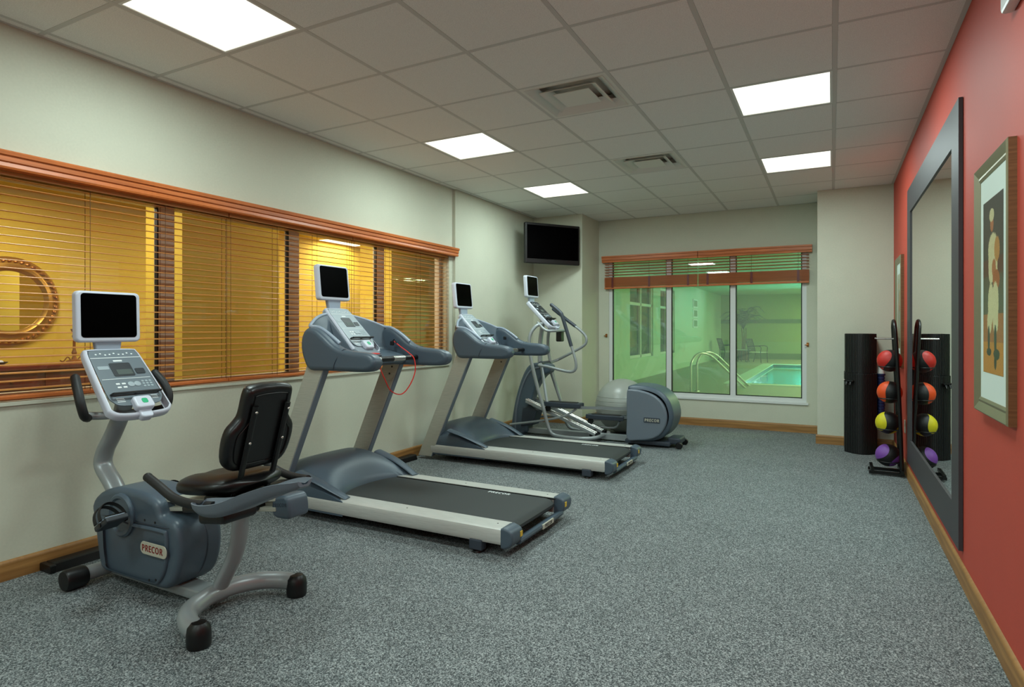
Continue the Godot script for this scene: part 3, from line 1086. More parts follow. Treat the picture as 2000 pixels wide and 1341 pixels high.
	for k in 22:
		var a := k * 2.399
		var reach := rng.randf_range(0.35, 0.85)
		var rise := rng.randf_range(0.35, 0.95)
		g = G.new()
		frond(g, P(-3.30, 1.30, 27.2), Vector3(cos(a), 0, sin(a)), reach, rise)
		part(pl, "frond", g, M.palm_green)
	for k in 3:
		var y := 1.50 + k * 0.36
		var t := thing("framed_print", ["lowest of three small framed prints on the pale pool hall wall", "middle one of three small framed prints on the pale pool hall wall", "topmost of three small framed prints on the pale pool hall wall"][k], "picture", P(xa, y, 22.6), "three small prints in the pool hall")
		g = G.new()
		g.span(P(xa, y - 0.15, 22.2), P(xa + 0.03, y + 0.15, 23.0))
		part(t, "frame", g, M.white_frame)
		g = G.new()
		g.span(P(xa + 0.03, y - 0.11, 22.3), P(xa + 0.034, y + 0.11, 22.9))
		part(t, "print", g, M.art_print)

func frond(g: G, at: Vector3, dir: Vector3, reach: float, rise: float) -> void:
	var pts := G.curve([at, at + dir * reach * 0.35 + Vector3.UP * rise * 0.75, at + dir * reach * 0.75 + Vector3.UP * rise, at + dir * reach * 1.15 + Vector3.UP * rise * 0.72], 5)
	g.tube(pts, 0.008, 5, 0.003)
	var side := dir.cross(Vector3.UP)
	for i in range(3, pts.size()):
		var l := 0.26 * sin(PI * (0.15 + 0.8 * float(i) / pts.size()))
		var fw := (pts[i] - pts[i - 1]).normalized()
		for s in [-1.0, 1.0]:
			var tip: Vector3 = pts[i] + (side * s * 0.8 + fw * 0.6).normalized() * l - Vector3.UP * l * 0.25
			var w := fw * 0.014
			var up := Vector3(0, 0.003, 0)
			g.tri(pts[i] - w, pts[i] + w, tip)
			g.tri(pts[i] + w + up, pts[i] - w + up, tip + up)
			g.quad(pts[i] + w, pts[i] + w + up, tip + up, tip)

func pool_chair(at: Vector3, turn: float, label: String) -> void:
	var t := thing("patio_chair", label, "chair", at, "patio chairs in the pool hall")
	org = Vector3.ZERO
	t.rotation.y = turn
	# seat faces +x in its own axes
	for s in [-1, 1]:
		var g := G.new()
		g.tube(G.curve([Vector3(0.27, 0, s * 0.27), Vector3(0.25, 0.40, s * 0.27), Vector3(0.26, 0.60, s * 0.27), Vector3(0.10, 0.65, s * 0.27), Vector3(-0.28, 0.62, s * 0.27)], 4), 0.015, 8)
		part(t, "arm", g, M.wicker)
		g = G.new()
		g.tube(G.curve([Vector3(-0.30, 0, s * 0.27), Vector3(-0.22, 0.40, s * 0.27), Vector3(-0.36, 0.92, s * 0.26)], 4), 0.016, 8)
		part(t, "leg", g, M.wicker)
	for k in 7:
		var g := G.new()
		g.box(Vector3(-0.18 + k * 0.072, 0.40, 0), Vector3(0.05, 0.008, 0.54))
		part(t, "seat_strap", g, M.white_frame)
	for k in 8:
		var y := 0.46 + k * 0.062
		var g := G.new()
		g.box(Vector3(-0.235 - (y - 0.42) * 0.26, y, 0), Vector3(0.008, 0.05, 0.54), Basis(Vector3.BACK, 0.26))
		part(t, "back_strap", g, M.sling)

# ------------------------------------------------------------------ exercise machines
# every machine faces -x: its user looks at the long window
func tilted(a: float) -> Basis:
	return Basis(Vector3(0, 0, -1), Vector3(-sin(a), cos(a), 0), Vector3(cos(a), sin(a), 0))

func console(t: Node3D, c: Vector3, a: float, w: float, h: float, face: Material) -> void:
	var b := tilted(a)
	var xf := Transform3D(b, c)
	var g := G.new()
	var out := G.curve2([[-w * 0.30, -h * 0.5], [w * 0.30, -h * 0.5], [w * 0.485, -h * 0.43], [w * 0.50, -h * 0.30], [w * 0.455, h * 0.28], [w * 0.425, h * 0.45], [w * 0.33, h * 0.5], [-w * 0.33, h * 0.5], [-w * 0.425, h * 0.45], [-w * 0.455, h * 0.28], [-w * 0.50, -h * 0.30], [-w * 0.485, -h * 0.43]], 4)
	g.extrude(out, -0.052, 0.0, 0.016, xf)
	var body := part(t, "console", g, M.console_white, "pale console with display and keys")
	g = G.new()
	var f := G.curve2([[-w * 0.25, -h * 0.365], [w * 0.25, -h * 0.365], [w * 0.385, -h * 0.30], [w * 0.42, -h * 0.18], [w * 0.40, h * 0.24], [w * 0.38, h * 0.41], [w * 0.28, h * 0.46], [-w * 0.28, h * 0.46], [-w * 0.38, h * 0.41], [-w * 0.40, h * 0.24], [-w * 0.42, -h * 0.18], [-w * 0.385, -h * 0.30]], 4)
	g.extrude(f, -0.004, 0.0022, 0.001, xf)
	part(body, "face_plate", g, face)
	var put := func(called: String, x: float, y: float, sx: float, sy: float, r: float, z: float, m: Material, lift := 0.0022) -> void:
		var q := G.new()
		q.extrude(G.rrect(sx * w, sy * h, r), lift, lift + z, 0.0, Transform3D(b, xf * Vector3(x * w, y * h, 0)))
		part(body, called, q, m)
	put.call("seam_line", 0.0, 0.34, 0.78, 0.008, 0.001, 0.0008, M.print_white)
	put.call("seam_line", 0.0, 0.02, 0.76, 0.006, 0.001, 0.0008, M.print_white)
	put.call("display", 0.0, 0.155, 0.33, 0.20, 0.008, 0.002, M.console_dark)
	put.call("display_window", 0.02, 0.115, 0.24, 0.075, 0.004, 0.001, M.lcd, 0.0042)
	put.call("side_key", 0.27, 0.12, 0.15, 0.08, 0.006, 0.003, M.console_dark)
	put.call("maker_line", 0.0, 0.29, 0.14, 0.022, 0.001, 0.0008, M.print_white)
	put.call("profile_patch", -0.27, 0.19, 0.17, 0.05, 0.004, 0.001, M.console_keys_and_sheen)
	for k in 9:
		put.call("key_icon", -0.28 + 0.07 * k, 0.395 + 0.012 * sin(k * 2.0), 0.028, 0.016, 0.002, 0.001, M.print_white)
	for k in 2:
		for j in 2:
			put.call("key_print", -0.18 + 0.09 * k, -0.055 - 0.05 * j, 0.06, 0.022, 0.003, 0.001, M.print_white)
	for k in 3:
		for j in 3:
			put.call("number_key", 0.22 + 0.06 * k, -0.035 - 0.036 * j, 0.04, 0.024, 0.003, 0.0015, M.console_keys_and_sheen)
	for k in 2:
		var q := G.new()
		q.lathe([Vector2(0.0, 0.004), Vector2(0.014, 0.004), Vector2(0.017, 0.002), Vector2(0.017, 0.0)], 16, Transform3D(b * Basis(Vector3.RIGHT, PI / 2), xf * Vector3((0.02 + 0.10 * k) * w, -0.07 * h, 0.0022)))
		part(body, "dial_key", q, M.console_keys_and_sheen)
	for j in 3:
		put.call("caption", -0.26, -0.265 - 0.022 * j, 0.12, 0.008, 0.001, 0.0006, M.print_white)
		put.call("caption", 0.28, -0.25 - 0.022 * j, 0.10, 0.008, 0.001, 0.0006, M.print_white)
	# reading rack
	g = G.new()
	g.tube(PackedVector3Array([xf * Vector3(-w * 0.36, -h * 0.205, 0.012), xf * Vector3(w * 0.36, -h * 0.205, 0.012)]), 0.005, 8)
	g.tube(PackedVector3Array([xf * Vector3(-w * 0.38, -h * 0.235, 0.03), xf * Vector3(w * 0.38, -h * 0.235, 0.03)]), 0.006, 8)
	for x in [-0.37, 0.0, 0.37]:
		g.tube(PackedVector3Array([xf * Vector3(w * x, -h * 0.205, 0.004), xf * Vector3(w * x, -h * 0.235, 0.03)]), 0.005, 6)
	part(body, "reading_rack", g, M.black_plastic, "black reading rack ledge")
	# key pod
	g = G.new()
	g.extrude(G.rrect(w * 0.30, h * 0.17, 0.018), -0.01, 0.030, 0.010, Transform3D(b, xf * Vector3(w * 0.02, -h * 0.37, 0)))
	g.extrude(G.rrect(w * 0.20, h * 0.14, 0.018), -0.035, 0.006, 0.008, Transform3D(b, xf * Vector3(w * 0.02, -h * 0.48, 0)))
	var pod := part(body, "key_pod", g, M.console_white)
	g = G.new()
	g.extrude(G.rrect(0.030, 0.030, 0.009), 0.0, 0.0012, 0.0, Transform3D(b, xf * Vector3(w * 0.03, -h * 0.365, 0.030)))
	part(pod, "green_mark", g, M.print_green, "green go key")

func screen(t: Node3D, c: Vector3, a: float, turn: float) -> void:
	var b := Basis(Vector3.UP, turn) * tilted(a)
	var xf := Transform3D(b, c)
	var w := 0.325
	var h := 0.268
	var g := G.new()
	g.extrude(G.rrect(w, h, 0.026), -0.045, 0.0, 0.011, xf)
	var s := part(t, "screen", g, M.console_white, "small video screen in a pale bezel")
	g = G.new()
	g.extrude(G.rrect(w * 0.865, h * 0.86, 0.017), -0.002, 0.0012, 0.0, Transform3D(b, xf * Vector3(0, h * 0.022, 0)))
	part(s, "screen_glass", g, M.screen_black, "black screen, switched off")
	g = G.new()
	g.extrude(PackedVector2Array([Vector2(-0.055, -0.09), Vector2(0.055, -0.09), Vector2(0.072, 0.03), Vector2(-0.072, 0.03)]), -0.045, -0.012, 0.008, Transform3D(b, xf * Vector3(0, -h * 0.5, 0)))
	part(s, "neck", g, M.rim_plastic)

const TM := Vector3(-2.6, 0, -3.40)

func treadmills() -> void:
	var t := thing("treadmill", "grey treadmill with a red safety cord, between the recumbent bike and the other treadmill", "treadmill", TM, "two grey treadmills facing the window")
	var d := 3.40
	var hw := 0.43
	var xr := -1.56
	var g := G.new()
	# side rails, rounded on the outside
	for s in [-1.0, 1.0]:
		g = G.new()
		var prof := G.curve2([[0.29, 0.160], [0.40, 0.160], [0.424, 0.153], [0.432, 0.135], [0.432, 0.090], [0.424, 0.070], [0.408, 0.064], [0.29, 0.064]], 1)
		var q := PackedVector2Array()
		for p in prof:
			q.append(Vector2(p.x * s, p.y))
		g.extrude(q, -3.42, xr - 0.075, 0.0, Transform3D(Basis(Vector3(0, 0, -1), Vector3.UP, Vector3(1, 0, 0)), Vector3(0, 0, -d)))
		var r := part(t, "side_rail", g, M.aluminium, "brushed silver foot rail")
		g = G.new()
		g.span(P(-3.3, 0.150, d + s * 0.282), P(xr - 0.06, 0.158, d + s * 0.292))
		part(r, "rail_seal", g, M.black_plastic)
		for x in [xr - 0.14, -2.35]:
			g = G.new()
			g.lathe([Vector2(0.005, 0.0), Vector2(0.005, 0.001), Vector2(0.0, 0.0015)], 8, Transform3D(Basis(), P(x, 0.160, d + s * 0.345)))
			part(r, "screw", g, M.ink)
	# belt and bed
	g = G.new()
	var bp := G.curve2([[-3.2, 0.154], [-1.68, 0.154], [-1.645, 0.148], [-1.622, 0.126], [-1.622, 0.108], [-1.645, 0.086], [-1.68, 0.080], [-3.2, 0.080]], 1)
	g.extrude(bp, -d - 0.282, -d + 0.282, 0.003, Transform3D(), 1)
	var belt := part(t, "belt", g, M.belt, "dark grey running belt")
	words(belt, "lettering", "PRECOR", 0.045, 0.0004, M.print_white, P(-2.02, 0.1546, d + 0.245), Basis(Vector3(1, 0, 0), Vector3(0, 0, -1), Vector3(0, 1, 0)))
	g = G.new()
	g.span(P(-3.40, 0.035, d - 0.34), P(-1.72, 0.070, d + 0.34))
	part(t, "under_frame", g, M.black_metal)
	# rear end: corner caps and the low cross piece
	g = G.new()
	for s in [-1.0, 1.0]:
		var cap := G.curve2([[xr - 0.078, 0.161], [xr - 0.03, 0.160], [xr - 0.004, 0.142], [xr, 0.11], [xr - 0.010, 0.075], [xr - 0.035, 0.056], [xr - 0.078, 0.054]], 2)
		g.extrude(cap, -d + s * 0.300 * -1.0, -d - s * 0.433, 0.012, Transform3D())
	var cross := G.curve2([[xr - 0.055, 0.070], [xr - 0.012, 0.078], [xr - 0.006, 0.066], [xr - 0.014, 0.050], [xr - 0.035, 0.044], [xr - 0.055, 0.046]], 1)
	g.extrude(cross, -d - 0.31, -d + 0.31, 0.002, Transform3D())
	var ends := part(t, "end_cap", g, M.slate_plastic, "slate blue rear end cap")
	g = G.new()
	g.span(P(xr - 0.013, 0.050, d - 0.02), P(xr - 0.004, 0.078, d + 0.14))
	var pl := part(ends, "name_plate", g, M.plate)
	words(pl, "lettering", "PRECOR", 0.028, 0.0006, M.ink, P(xr - 0.0035, 0.064, d + 0.06), Basis(Vector3(0, 0, -1), Vector3.UP, Vector3(1, 0, 0)))
	g = G.new()
	for s in [-1.0, 1.0]:
		g.box(P(xr - 0.004, 0.118, d + s * 0.325), Vector3(0.014, 0.030, 0.026))
	part(ends, "warning_sticker", g, M.sticker_yellow)
	# rear feet
	for s in [-1.0, 1.0]:
		g = G.new()
		g.rbox(P(-1.80, 0.048, d + s * 0.405), Vector3(0.085, 0.062, 0.06), 0.008, 0.008)
		var ft := part(t, "foot", g, M.slate_dark)
		g = G.new()
		g.lathe([Vector2(0, 0), Vector2(0.03, 0), Vector2(0.026, 0.012), Vector2(0.008, 0.016), Vector2(0.008, 0.03), Vector2(0, 0.03)], 14, Transform3D(Basis(), P(-1.80, 0, d + s * 0.405)))
		part(ft, "foot_pad", g, M.black_plastic)
		g = G.new()
		g.lathe([Vector2(0, 0), Vector2(0.035, 0), Vector2(0.035, 0.034), Vector2(0, 0.035)], 14, Transform3D(Basis(), P(-3.20, 0.0, d + s * 0.27)))
		part(t, "front_foot", g, M.black_plastic)
	# motor hood
	g = G.new()
	var rings := []
	var n := 28
	for k in n + 1:
		var w := lerpf(-0.425, 0.425, float(k) / n)
		var u := absf(w) / 0.425
		var e := 1.0 - pow(u, 6.0) * 0.30
		var rear := -3.00 + 0.19 * pow(u, 2.4)
		var hgt := 0.155 + 0.205 * (1.0 - pow(u, 4.0) * 0.45) * e
		var z := d + w
		var ring := PackedVector3Array()
		ring.append(P(-3.46, 0.06, z)); ring.append(P(-3.505, 0.12, z)); ring.append(P(-3.50, lerpf(0.15, hgt, 0.55), z))
		ring.append(P(-3.43, lerpf(0.15, hgt, 0.88), z)); ring.append(P(-3.33, hgt, z)); ring.append(P(-3.24, lerpf(0.15, hgt, 0.985), z))
		ring.append(P(lerpf(-3.24, rear, 0.33), lerpf(0.15, hgt, 0.86), z)); ring.append(P(lerpf(-3.24, rear, 0.62), lerpf(0.15, hgt, 0.56), z)); ring.append(P(lerpf(-3.24, rear, 0.85), lerpf(0.15, hgt, 0.24), z))
		ring.append(P(rear, 0.155, z)); ring.append(P(rear, 0.060, z))
		rings.append(ring)
	g.loft(rings)
	part(t, "motor_hood", g, M.slate_plastic, "slate blue rounded motor hood", 50.0)
	for s in [-1.0, 1.0]:
		# raised ribs along the wings of the hood
		g = G.new()
		var a := G.curve([P(-3.22, 0.30, d + s * 0.405), P(-3.05, 0.255, d + s * 0.40), P(-2.92, 0.205, d + s * 0.385), P(-2.82, 0.162, d + s * 0.365)], 6)
		g.tube(a, 0.036, 12, 0.022, Vector2(0.42, 1.3))
		part(t, "hood_wing", g, M.slate_plastic)
	# uprights
	for s in [-1.0, 1.0]:
		g = G.new()
		var up := PackedVector2Array([Vector2(-3.575, 0.03), Vector2(-3.42, 0.03), Vector2(-2.965, 1.035), Vector2(-3.125, 1.035)])
		g.extrude(up, -(d + s * 0.43), -(d + s * 0.37), 0.008, Transform3D())
		var u := part(t, "upright", g, M.upright_metal, "leaning flat aluminium upright")
		g = G.new()
		var strip := PackedVector2Array([Vector2(-3.436, 0.03), Vector2(-3.414, 0.03), Vector2(-2.961, 1.030), Vector2(-2.983, 1.030)])
		g.extrude(strip, -(d + s * 0.425), -(d + s * 0.375), 0.004, Transform3D())
		part(u, "edge_strip", g, M.slate_light)
		for y in ([0.93, 0.985] if s > 0.0 else []):
			g = G.new()
			g.lathe([Vector2(0.008, 0), Vector2(0.008, 0.002), Vector2(0.0, 0.004)], 10, Transform3D(Basis(Vector3.RIGHT, PI / 2), P(-3.575 + (y - 0.03) * 0.4477 + 0.10, y, d + s * 0.43 - (0.0602 if s > 0 else 0.0001))))
			part(u, "bolt", g, M.ink)
	# dashboard: side walls that run out into arms
	var side := G.curve2([[-3.085, 1.005], [-3.135, 1.06], [-3.165, 1.15], [-3.155, 1.235], [-3.11, 1.285], [-3.04, 1.280], [-2.955, 1.228], [-2.87, 1.168], [-2.78, 1.140], [-2.66, 1.130], [-2.575, 1.118], [-2.53, 1.085], [-2.528, 1.045], [-2.565, 1.012], [-2.66, 1.003], [-2.95, 1.003]], 3)
	for s in [-1.0, 1.0]:
		g = G.new()
		g.extrude(side, -(d + s * 0.452), -(d + s * 0.352), 0.030, Transform3D(), 4)
		var sd := part(t, "side_arm", g, M.slate_plastic, "slate blue side arm", 50.0)
		g = G.new()
		g.tube(G.curve([P(-2.865, 1.006, d + s * 0.4525), P(-2.85, 1.06, d + s * 0.454), P(-2.80, 1.138, d + s * 0.44), P(-2.80, 1.143, d + s * 0.40), P(-2.80, 1.138, d + s * 0.36)], 5), 0.0022, 6)
		part(sd, "arm_seam", g, M.slate_dark)
	g = G.new()
	rings = []
	for k in n + 1:
		var w := lerpf(-0.40, 0.40, float(k) / n)
		var u := absf(w) / 0.40
		var z := d + w
		var bow := 0.16 * (1.0 - u * u)
		var top := 1.285 + 0.105 * (1.0 - pow(u, 2.0))
		var ring := PackedVector3Array()
		ring.append(P(-3.06, 1.01, z)); ring.append(P(-3.11 - bow * 0.55, 1.06, z)); ring.append(P(-3.15 - bow * 0.8, 1.16, z)); ring.append(P(-3.155 - bow, top - 0.04, z)); ring.append(P(-3.135 - bow, top, z)); ring.append(P(-3.11 - bow, top - 0.004, z))
		ring.append(P(-3.095 - bow * 0.9, top - 0.05, z)); ring.append(P(-3.07 - bow * 0.55, 1.145, z)); ring.append(P(-3.04 - bow * 0.4, 1.118, z)); ring.append(P(-2.93, 1.092, z)); ring.append(P(-2.895, 1.075, z)); ring.append(P(-2.90, 1.03, z)); ring.append(P(-2.95, 1.01, z))
		ring.reverse()
		rings.append(ring)
	g.loft(rings)
	part(t, "dashboard", g, M.slate_plastic, "slate blue dashboard shell", 50.0)
	g = G.new()
	var rim := []
	for k in 15:
		var w := lerpf(-0.385, 0.385, k / 14.0)
		var u := absf(w) / 0.40
		rim.append(P(-3.125 - 0.16 * (1.0 - u * u), 1.289 + 0.105 * (1.0 - u * u), d + w))
	rim = [P(-2.88, 1.182, d - 0.374), P(-2.97, 1.243, d - 0.376), P(-3.06, 1.288, d - 0.378)] + rim + [P(-3.06, 1.288, d + 0.378), P(-2.97, 1.243, d + 0.376), P(-2.88, 1.182, d + 0.374)]
	g.tube(G.curve(rim, 3), 0.012, 8)
	part(t, "rim", g, M.rim_plastic, "pale rim of the dashboard", 60.0)
	# pod under the console and cup wells
	g = G.new()
	g.extrude(PackedVector2Array([Vector2(-3.31, 1.10), Vector2(-2.96, 1.06), Vector2(-2.93, 1.10), Vector2(-3.03, 1.16), Vector2(-3.30, 1.42)]), -d - 0.115, -d + 0.115, 0.02, Transform3D())
	part(t, "console_pod", g, M.slate_light)
	console(t, P(-3.135, 1.275, d + 0.03), 0.79, 0.285, 0.47, M.console_keys_and_sheen)
	screen(t, P(-3.335, 1.628, d + 0.045), 0.10, 0.0)
	# grip bar
	g = G.new()
	g.tube(PackedVector3Array([P(-2.80, 1.065, d - 0.37), P(-2.80, 1.065, d + 0.37)]), 0.019, 14)
	var gb := part(t, "grip_bar", g, M.black_metal, "black grip bar between the arms")
	g = G.new()
	for s in [-1.0, 1.0]:
		g.tube(PackedVector3Array([P(-2.80, 1.065, d + s * 0.07), P(-2.80, 1.065, d + s * 0.20)]), 0.0205, 14)
	part(gb, "pulse_plate", g, M.chrome)
	g = G.new()
	g.rbox(P(-2.88, 1.075, d - 0.05), Vector3(0.09, 0.05, 0.10), 0.012, 0.01)
	var key := part(t, "stop_key_base", g, M.slate_dark)
	g = G.new()
	g.rbox(P(-2.875, 1.103, d - 0.05), Vector3(0.06, 0.012, 0.075), 0.006, 0.004)
	part(key, "stop_key", g, M.red_cord, "red stop key")
	# the other treadmill is a copy, then each gets what is its own
	var o: Node3D = t.duplicate()
	o.name = numbered("treadmill")
	add_child(o)
	o.position = TM + Vector3(-0.06, 0, -1.93)
	o.set_meta("label", "grey treadmill between the other treadmill and the elliptical trainer")
	org = TM
	g = G.new()
	g.rbox(P(-2.99, 1.17, d + 0.30), Vector3(0.03, 0.035, 0.02), 0.008, 0.005)
	g.tube(G.curve([P(-2.99, 1.17, d + 0.30), P(-2.965, 1.20, d + 0.295), P(-2.94, 1.17, d + 0.29)], 4), 0.004, 6)
	var clip := part(t, "cord_clip", g, M.black_plastic)
	g = G.new()
	g.tube(G.curve([P(-2.97, 1.185, d + 0.30), P(-2.90, 1.145, d + 0.29), P(-2.82, 1.10, d + 0.285), P(-2.765, 1.055, d + 0.28), P(-2.75, 0.96, d + 0.27), P(-2.77, 0.86, d + 0.23), P(-2.80, 0.80, d + 0.17), P(-2.83, 0.83, d + 0.09), P(-2.83, 0.92, d + 0.02), P(-2.84, 1.02, d - 0.03), P(-2.85, 1.085, d - 0.04)], 6), 0.0042, 6)
	part(clip, "safety_cord", g, M.red_cord, "red safety cord looped below the bar")
	g = G.new()
	g.rbox(P(-2.99, 1.185, d + 0.30), Vector3(0.03, 0.035, 0.02), 0.008, 0.005)
	org = TM
	part(o, "cord_clip", g, M.black_plastic)

func bike() -> void:
	var d := 1.85
	var t := thing("recumbent_bike", "slate grey recumbent exercise bike with black padded seat", "exercise bike", P(-2.8, 0, d))
	var g := G.new()
	# housing
	var body := G.curve2([[-3.315, 0.30], [-3.335, 0.385], [-3.27, 0.452], [-3.14, 0.492], [-2.98, 0.500], [-2.87, 0.489], [-2.80, 0.462], [-2.78, 0.432], [-2.765, 0.405], [-2.72, 0.398], [-2.67, 0.388], [-2.638, 0.352], [-2.625, 0.29], [-2.63, 0.21], [-2.66, 0.13], [-2.71, 0.082], [-2.79, 0.062], [-3.12, 0.062], [-3.235, 0.068], [-3.275, 0.12]], 3)
	g.extrude(body, -d - 0.115, -d + 0.115, 0.030, Transform3D(), 4)
	var bd := part(t, "housing", g, M.slate_plastic, "slate blue flywheel housing", 50.0)
	g = G.new()
	var lower := G.curve2([[-3.20, 0.335], [-3.19, 0.12], [-3.12, 0.085], [-2.82, 0.085], [-2.76, 0.10], [-2.71, 0.17], [-2.695, 0.26], [-2.70, 0.335], [-2.74, 0.352], [-3.00, 0.345]], 3)
	g.extrude(lower, -d + 0.10, -d + 0.130, 0.012, Transform3D(), 3)
	part(bd, "side_cover", g, M.slate_plastic, "", 50.0)
	g = G.new()
	g.tube(G.curve([P(-3.255, 0.345, d - 0.112), P(-3.12, 0.350, d - 0.118), P(-2.85, 0.356, d - 0.118), P(-2.72, 0.360, d - 0.118), P(-2.69, 0.362, d - 0.112), P(-2.652, 0.366, d - 0.098)], 5), 0.0025, 6)
	part(bd, "panel_seam", g, M.slate_dark)
	g = G.new()
	g.tube(G.curve([P(-2.642, 0.358, d + 0.02), P(-2.625, 0.30, d + 0.03), P(-2.627, 0.22, d + 0.03), P(-2.654, 0.14, d + 0.02), P(-2.705, 0.083, d)], 5), 0.0025, 6)
	part(bd, "panel_seam", g, M.slate_dark)
	for s in [[-3.14, 0.315], [-2.80, 0.372], [-2.88, 0.372], [-3.17, 0.115], [-2.82, 0.105], [-2.77, 0.115]]:
		g = G.new()
		g.lathe([Vector2(0.006, 0), Vector2(0.006, 0.002), Vector2(0, 0.003)], 10, Transform3D(Basis(Vector3.RIGHT, PI / 2), P(s[0], s[1], d - (0.130 if s[1] < 0.33 and s[0] < -2.6 else 0.1145))))
		part(bd, "screw", g, M.ink)
	g = G.new()
	g.extrude(G.rrect(0.20, 0.060, 0.027), 0.0, 0.004, 0.002, Transform3D(Basis(), P(-2.785, 0.252, d - 0.130)), 1)
	var pl := part(bd, "name_plate", g, M.plate, "pale name plate")
	words(pl, "lettering", "PRECOR", 0.042, 0.0008, M.ink_red, P(-2.793, 0.252, d - 0.1345), Basis())
	# crank disc, arms and pedals
	for s in [-1.0, 1.0]:
		g = G.new()
		var turn := Basis(Vector3.RIGHT, PI / 2 if s < 0 else -PI / 2)
		g.lathe([Vector2(0.105, 0.0), Vector2(0.105, 0.012), Vector2(0.096, 0.020), Vector2(0.084, 0.020), Vector2(0.076, 0.010), Vector2(0.0, 0.008)], 36, Transform3D(turn, P(-3.06, 0.372, d + s * 0.113)))
		part(bd, "crank_ring", g, M.slate_plastic)
	g = G.new()
	g.tube(PackedVector3Array([P(-3.06, 0.372, d - 0.19), P(-3.06, 0.372, d + 0.19)]), 0.016, 10)
	var ax := part(t, "crank", g, M.black_metal)
	for s in [-1.0, 1.0]:
		var px: float = -3.06 + s * -0.125
		var py: float = 0.372 - s * 0.015
		g = G.new()
		g.tube(PackedVector3Array([P(-3.06, 0.372, d + s * 0.165), P(px, py, d + s * 0.175)]), 0.016, 8, 0.013)
		g.tube(PackedVector3Array([P(px, py, d + s * 0.165), P(px, py, d + s * 0.29)]), 0.010, 8)
		part(ax, "crank_arm", g, M.black_metal)
		g = G.new()
		g.rbox(P(px, py, d + s * 0.235), Vector3(0.115, 0.028, 0.10), 0.010, 0.008, Basis(Vector3.BACK, 0.55))
		var pd := part(t, "pedal", g, M.console_dark)
		var bb := Basis(Vector3.BACK, 0.55)
		var cc := P(px, py, d + s * 0.235)
		for k in 2:
			g = G.new()
			var off := -0.02 + 0.045 * k
			var pts := []
			for j in 9:
				var a := PI * j / 8.0
				pts.append(cc + bb * Vector3(off - 0.016 * sin(a), 0.012 + 0.078 * sin(a), 0.056 * cos(a)))
			g.tube(G.curve(pts, 2), 0.015, 6, 0.015, Vector2(0.9, 0.25), Vector3.RIGHT)
			part(pd, "strap", g, M.black_grip, "ribbed black foot strap")
		g = G.new()
		for j in 4:
			g.rbox(cc + bb * Vector3(-0.04 + j * 0.027, 0.015, 0), Vector3(0.008, 0.006, 0.085), 0.002, 0.002, bb)
		part(pd, "tread", g, M.rim_plastic)
	# base beam, feet
	g = G.new()
	g.rbox(P(-2.89, 0.045, d), Vector3(0.80, 0.05, 0.10), 0.012, 0.01)
	part(t, "base_beam", g, M.silver_tube)
	g = G.new()
	g.tube(PackedVector3Array([P(-3.30, 0.055, d - 0.175), P(-3.30, 0.055, d + 0.175)]), 0.036, 18)
	var ff := part(t, "front_bar", g, M.silver_tube)
	for s in [-1.0, 1.0]:
		g = G.new()
		g.lathe([Vector2(0, 0), Vector2(0.046, 0), Vector2(0.052, 0.012), Vector2(0.052, 0.085), Vector2(0.046, 0.097), Vector2(0, 0.10)], 22, Transform3D(Basis(Vector3.RIGHT, PI / 2 if s < 0 else -PI / 2), P(-3.30, 0.052, d + s * 0.16)))
		part(ff, "roller_cap", g, M.black_plastic, "black transport roller")
	g = G.new()
	var arc := G.curve([P(-2.245, 0.060, d - 0.275), P(-2.33, 0.062, d - 0.262), P(-2.43, 0.066, d - 0.20), P(-2.485, 0.068, d - 0.09), P(-2.50, 0.068, d), P(-2.485, 0.068, d + 0.09), P(-2.43, 0.066, d + 0.18), P(-2.35, 0.062, d + 0.235), P(-2.27, 0.060, d + 0.25)], 6)
	g.tube(arc, 0.040, 16)
	var rb := part(t, "rear_bar", g, M.silver_tube, "curved silver rear foot bar")
	for e in [[-2.255, -0.274], [-2.275, 0.25]]:
		g = G.new()
		g.lathe([Vector2(0, 0), Vector2(0.044, 0), Vector2(0.047, 0.01), Vector2(0.047, 0.055), Vector2(0.043, 0.080), Vector2(0.028, 0.097), Vector2(0, 0.102)], 20, Transform3D(Basis(), P(e[0], 0, d + e[1])))
		part(rb, "rubber_foot", g, M.black_plastic, "black rubber foot")
	g = G.new()
	g.tube(G.curve([P(-2.50, 0.075, d), P(-2.47, 0.13, d), P(-2.40, 0.24, d), P(-2.365, 0.34, d), P(-2.355, 0.45, d)], 5), 0.036, 14, 0.036, Vector2(0.8, 1.15))
	part(t, "seat_post", g, M.silver_tube)
	# seat rail
	var rail := Basis(Vector3.BACK, 0.135)
	g = G.new()
	g.rbox(P(-2.49, 0.462, d), Vector3(0.86, 0.018, 0.12), 0.004, 0.003, rail)
	g.rbox(P(-2.492, 0.482, d), Vector3(0.86, 0.024, 0.06), 0.004, 0.003, rail)
	g.rbox(P(-2.494, 0.503, d), Vector3(0.86, 0.016, 0.12), 0.004, 0.003, rail)
	var sr := part(t, "seat_rail", g, M.upright_metal, "grooved metal seat rail")
	g = G.new()
	g.extrude(G.curve2([[-0.045, -0.038], [0.03, -0.052], [0.052, -0.04], [0.055, 0.01], [0.042, 0.040], [0.0, 0.046], [-0.042, 0.030]], 3), -0.056, 0.056, 0.013, Transform3D(Basis(Vector3.BACK, 0.12), P(-2.045, 0.532, d)))
	var ec := part(sr, "rail_cap", g, M.slate_plastic, "slate blue rail end cap")
	words(ec, "lettering", "PRECOR", 0.022, 0.0008, M.slate_dark, P(-2.043, 0.540, d - 0.0565), Basis(Vector3.BACK, 0.12))
	# carriage and seat
	g = G.new()
	g.rbox(P(-2.33, 0.515, d), Vector3(0.34, 0.075, 0.17), 0.02, 0.015, rail)
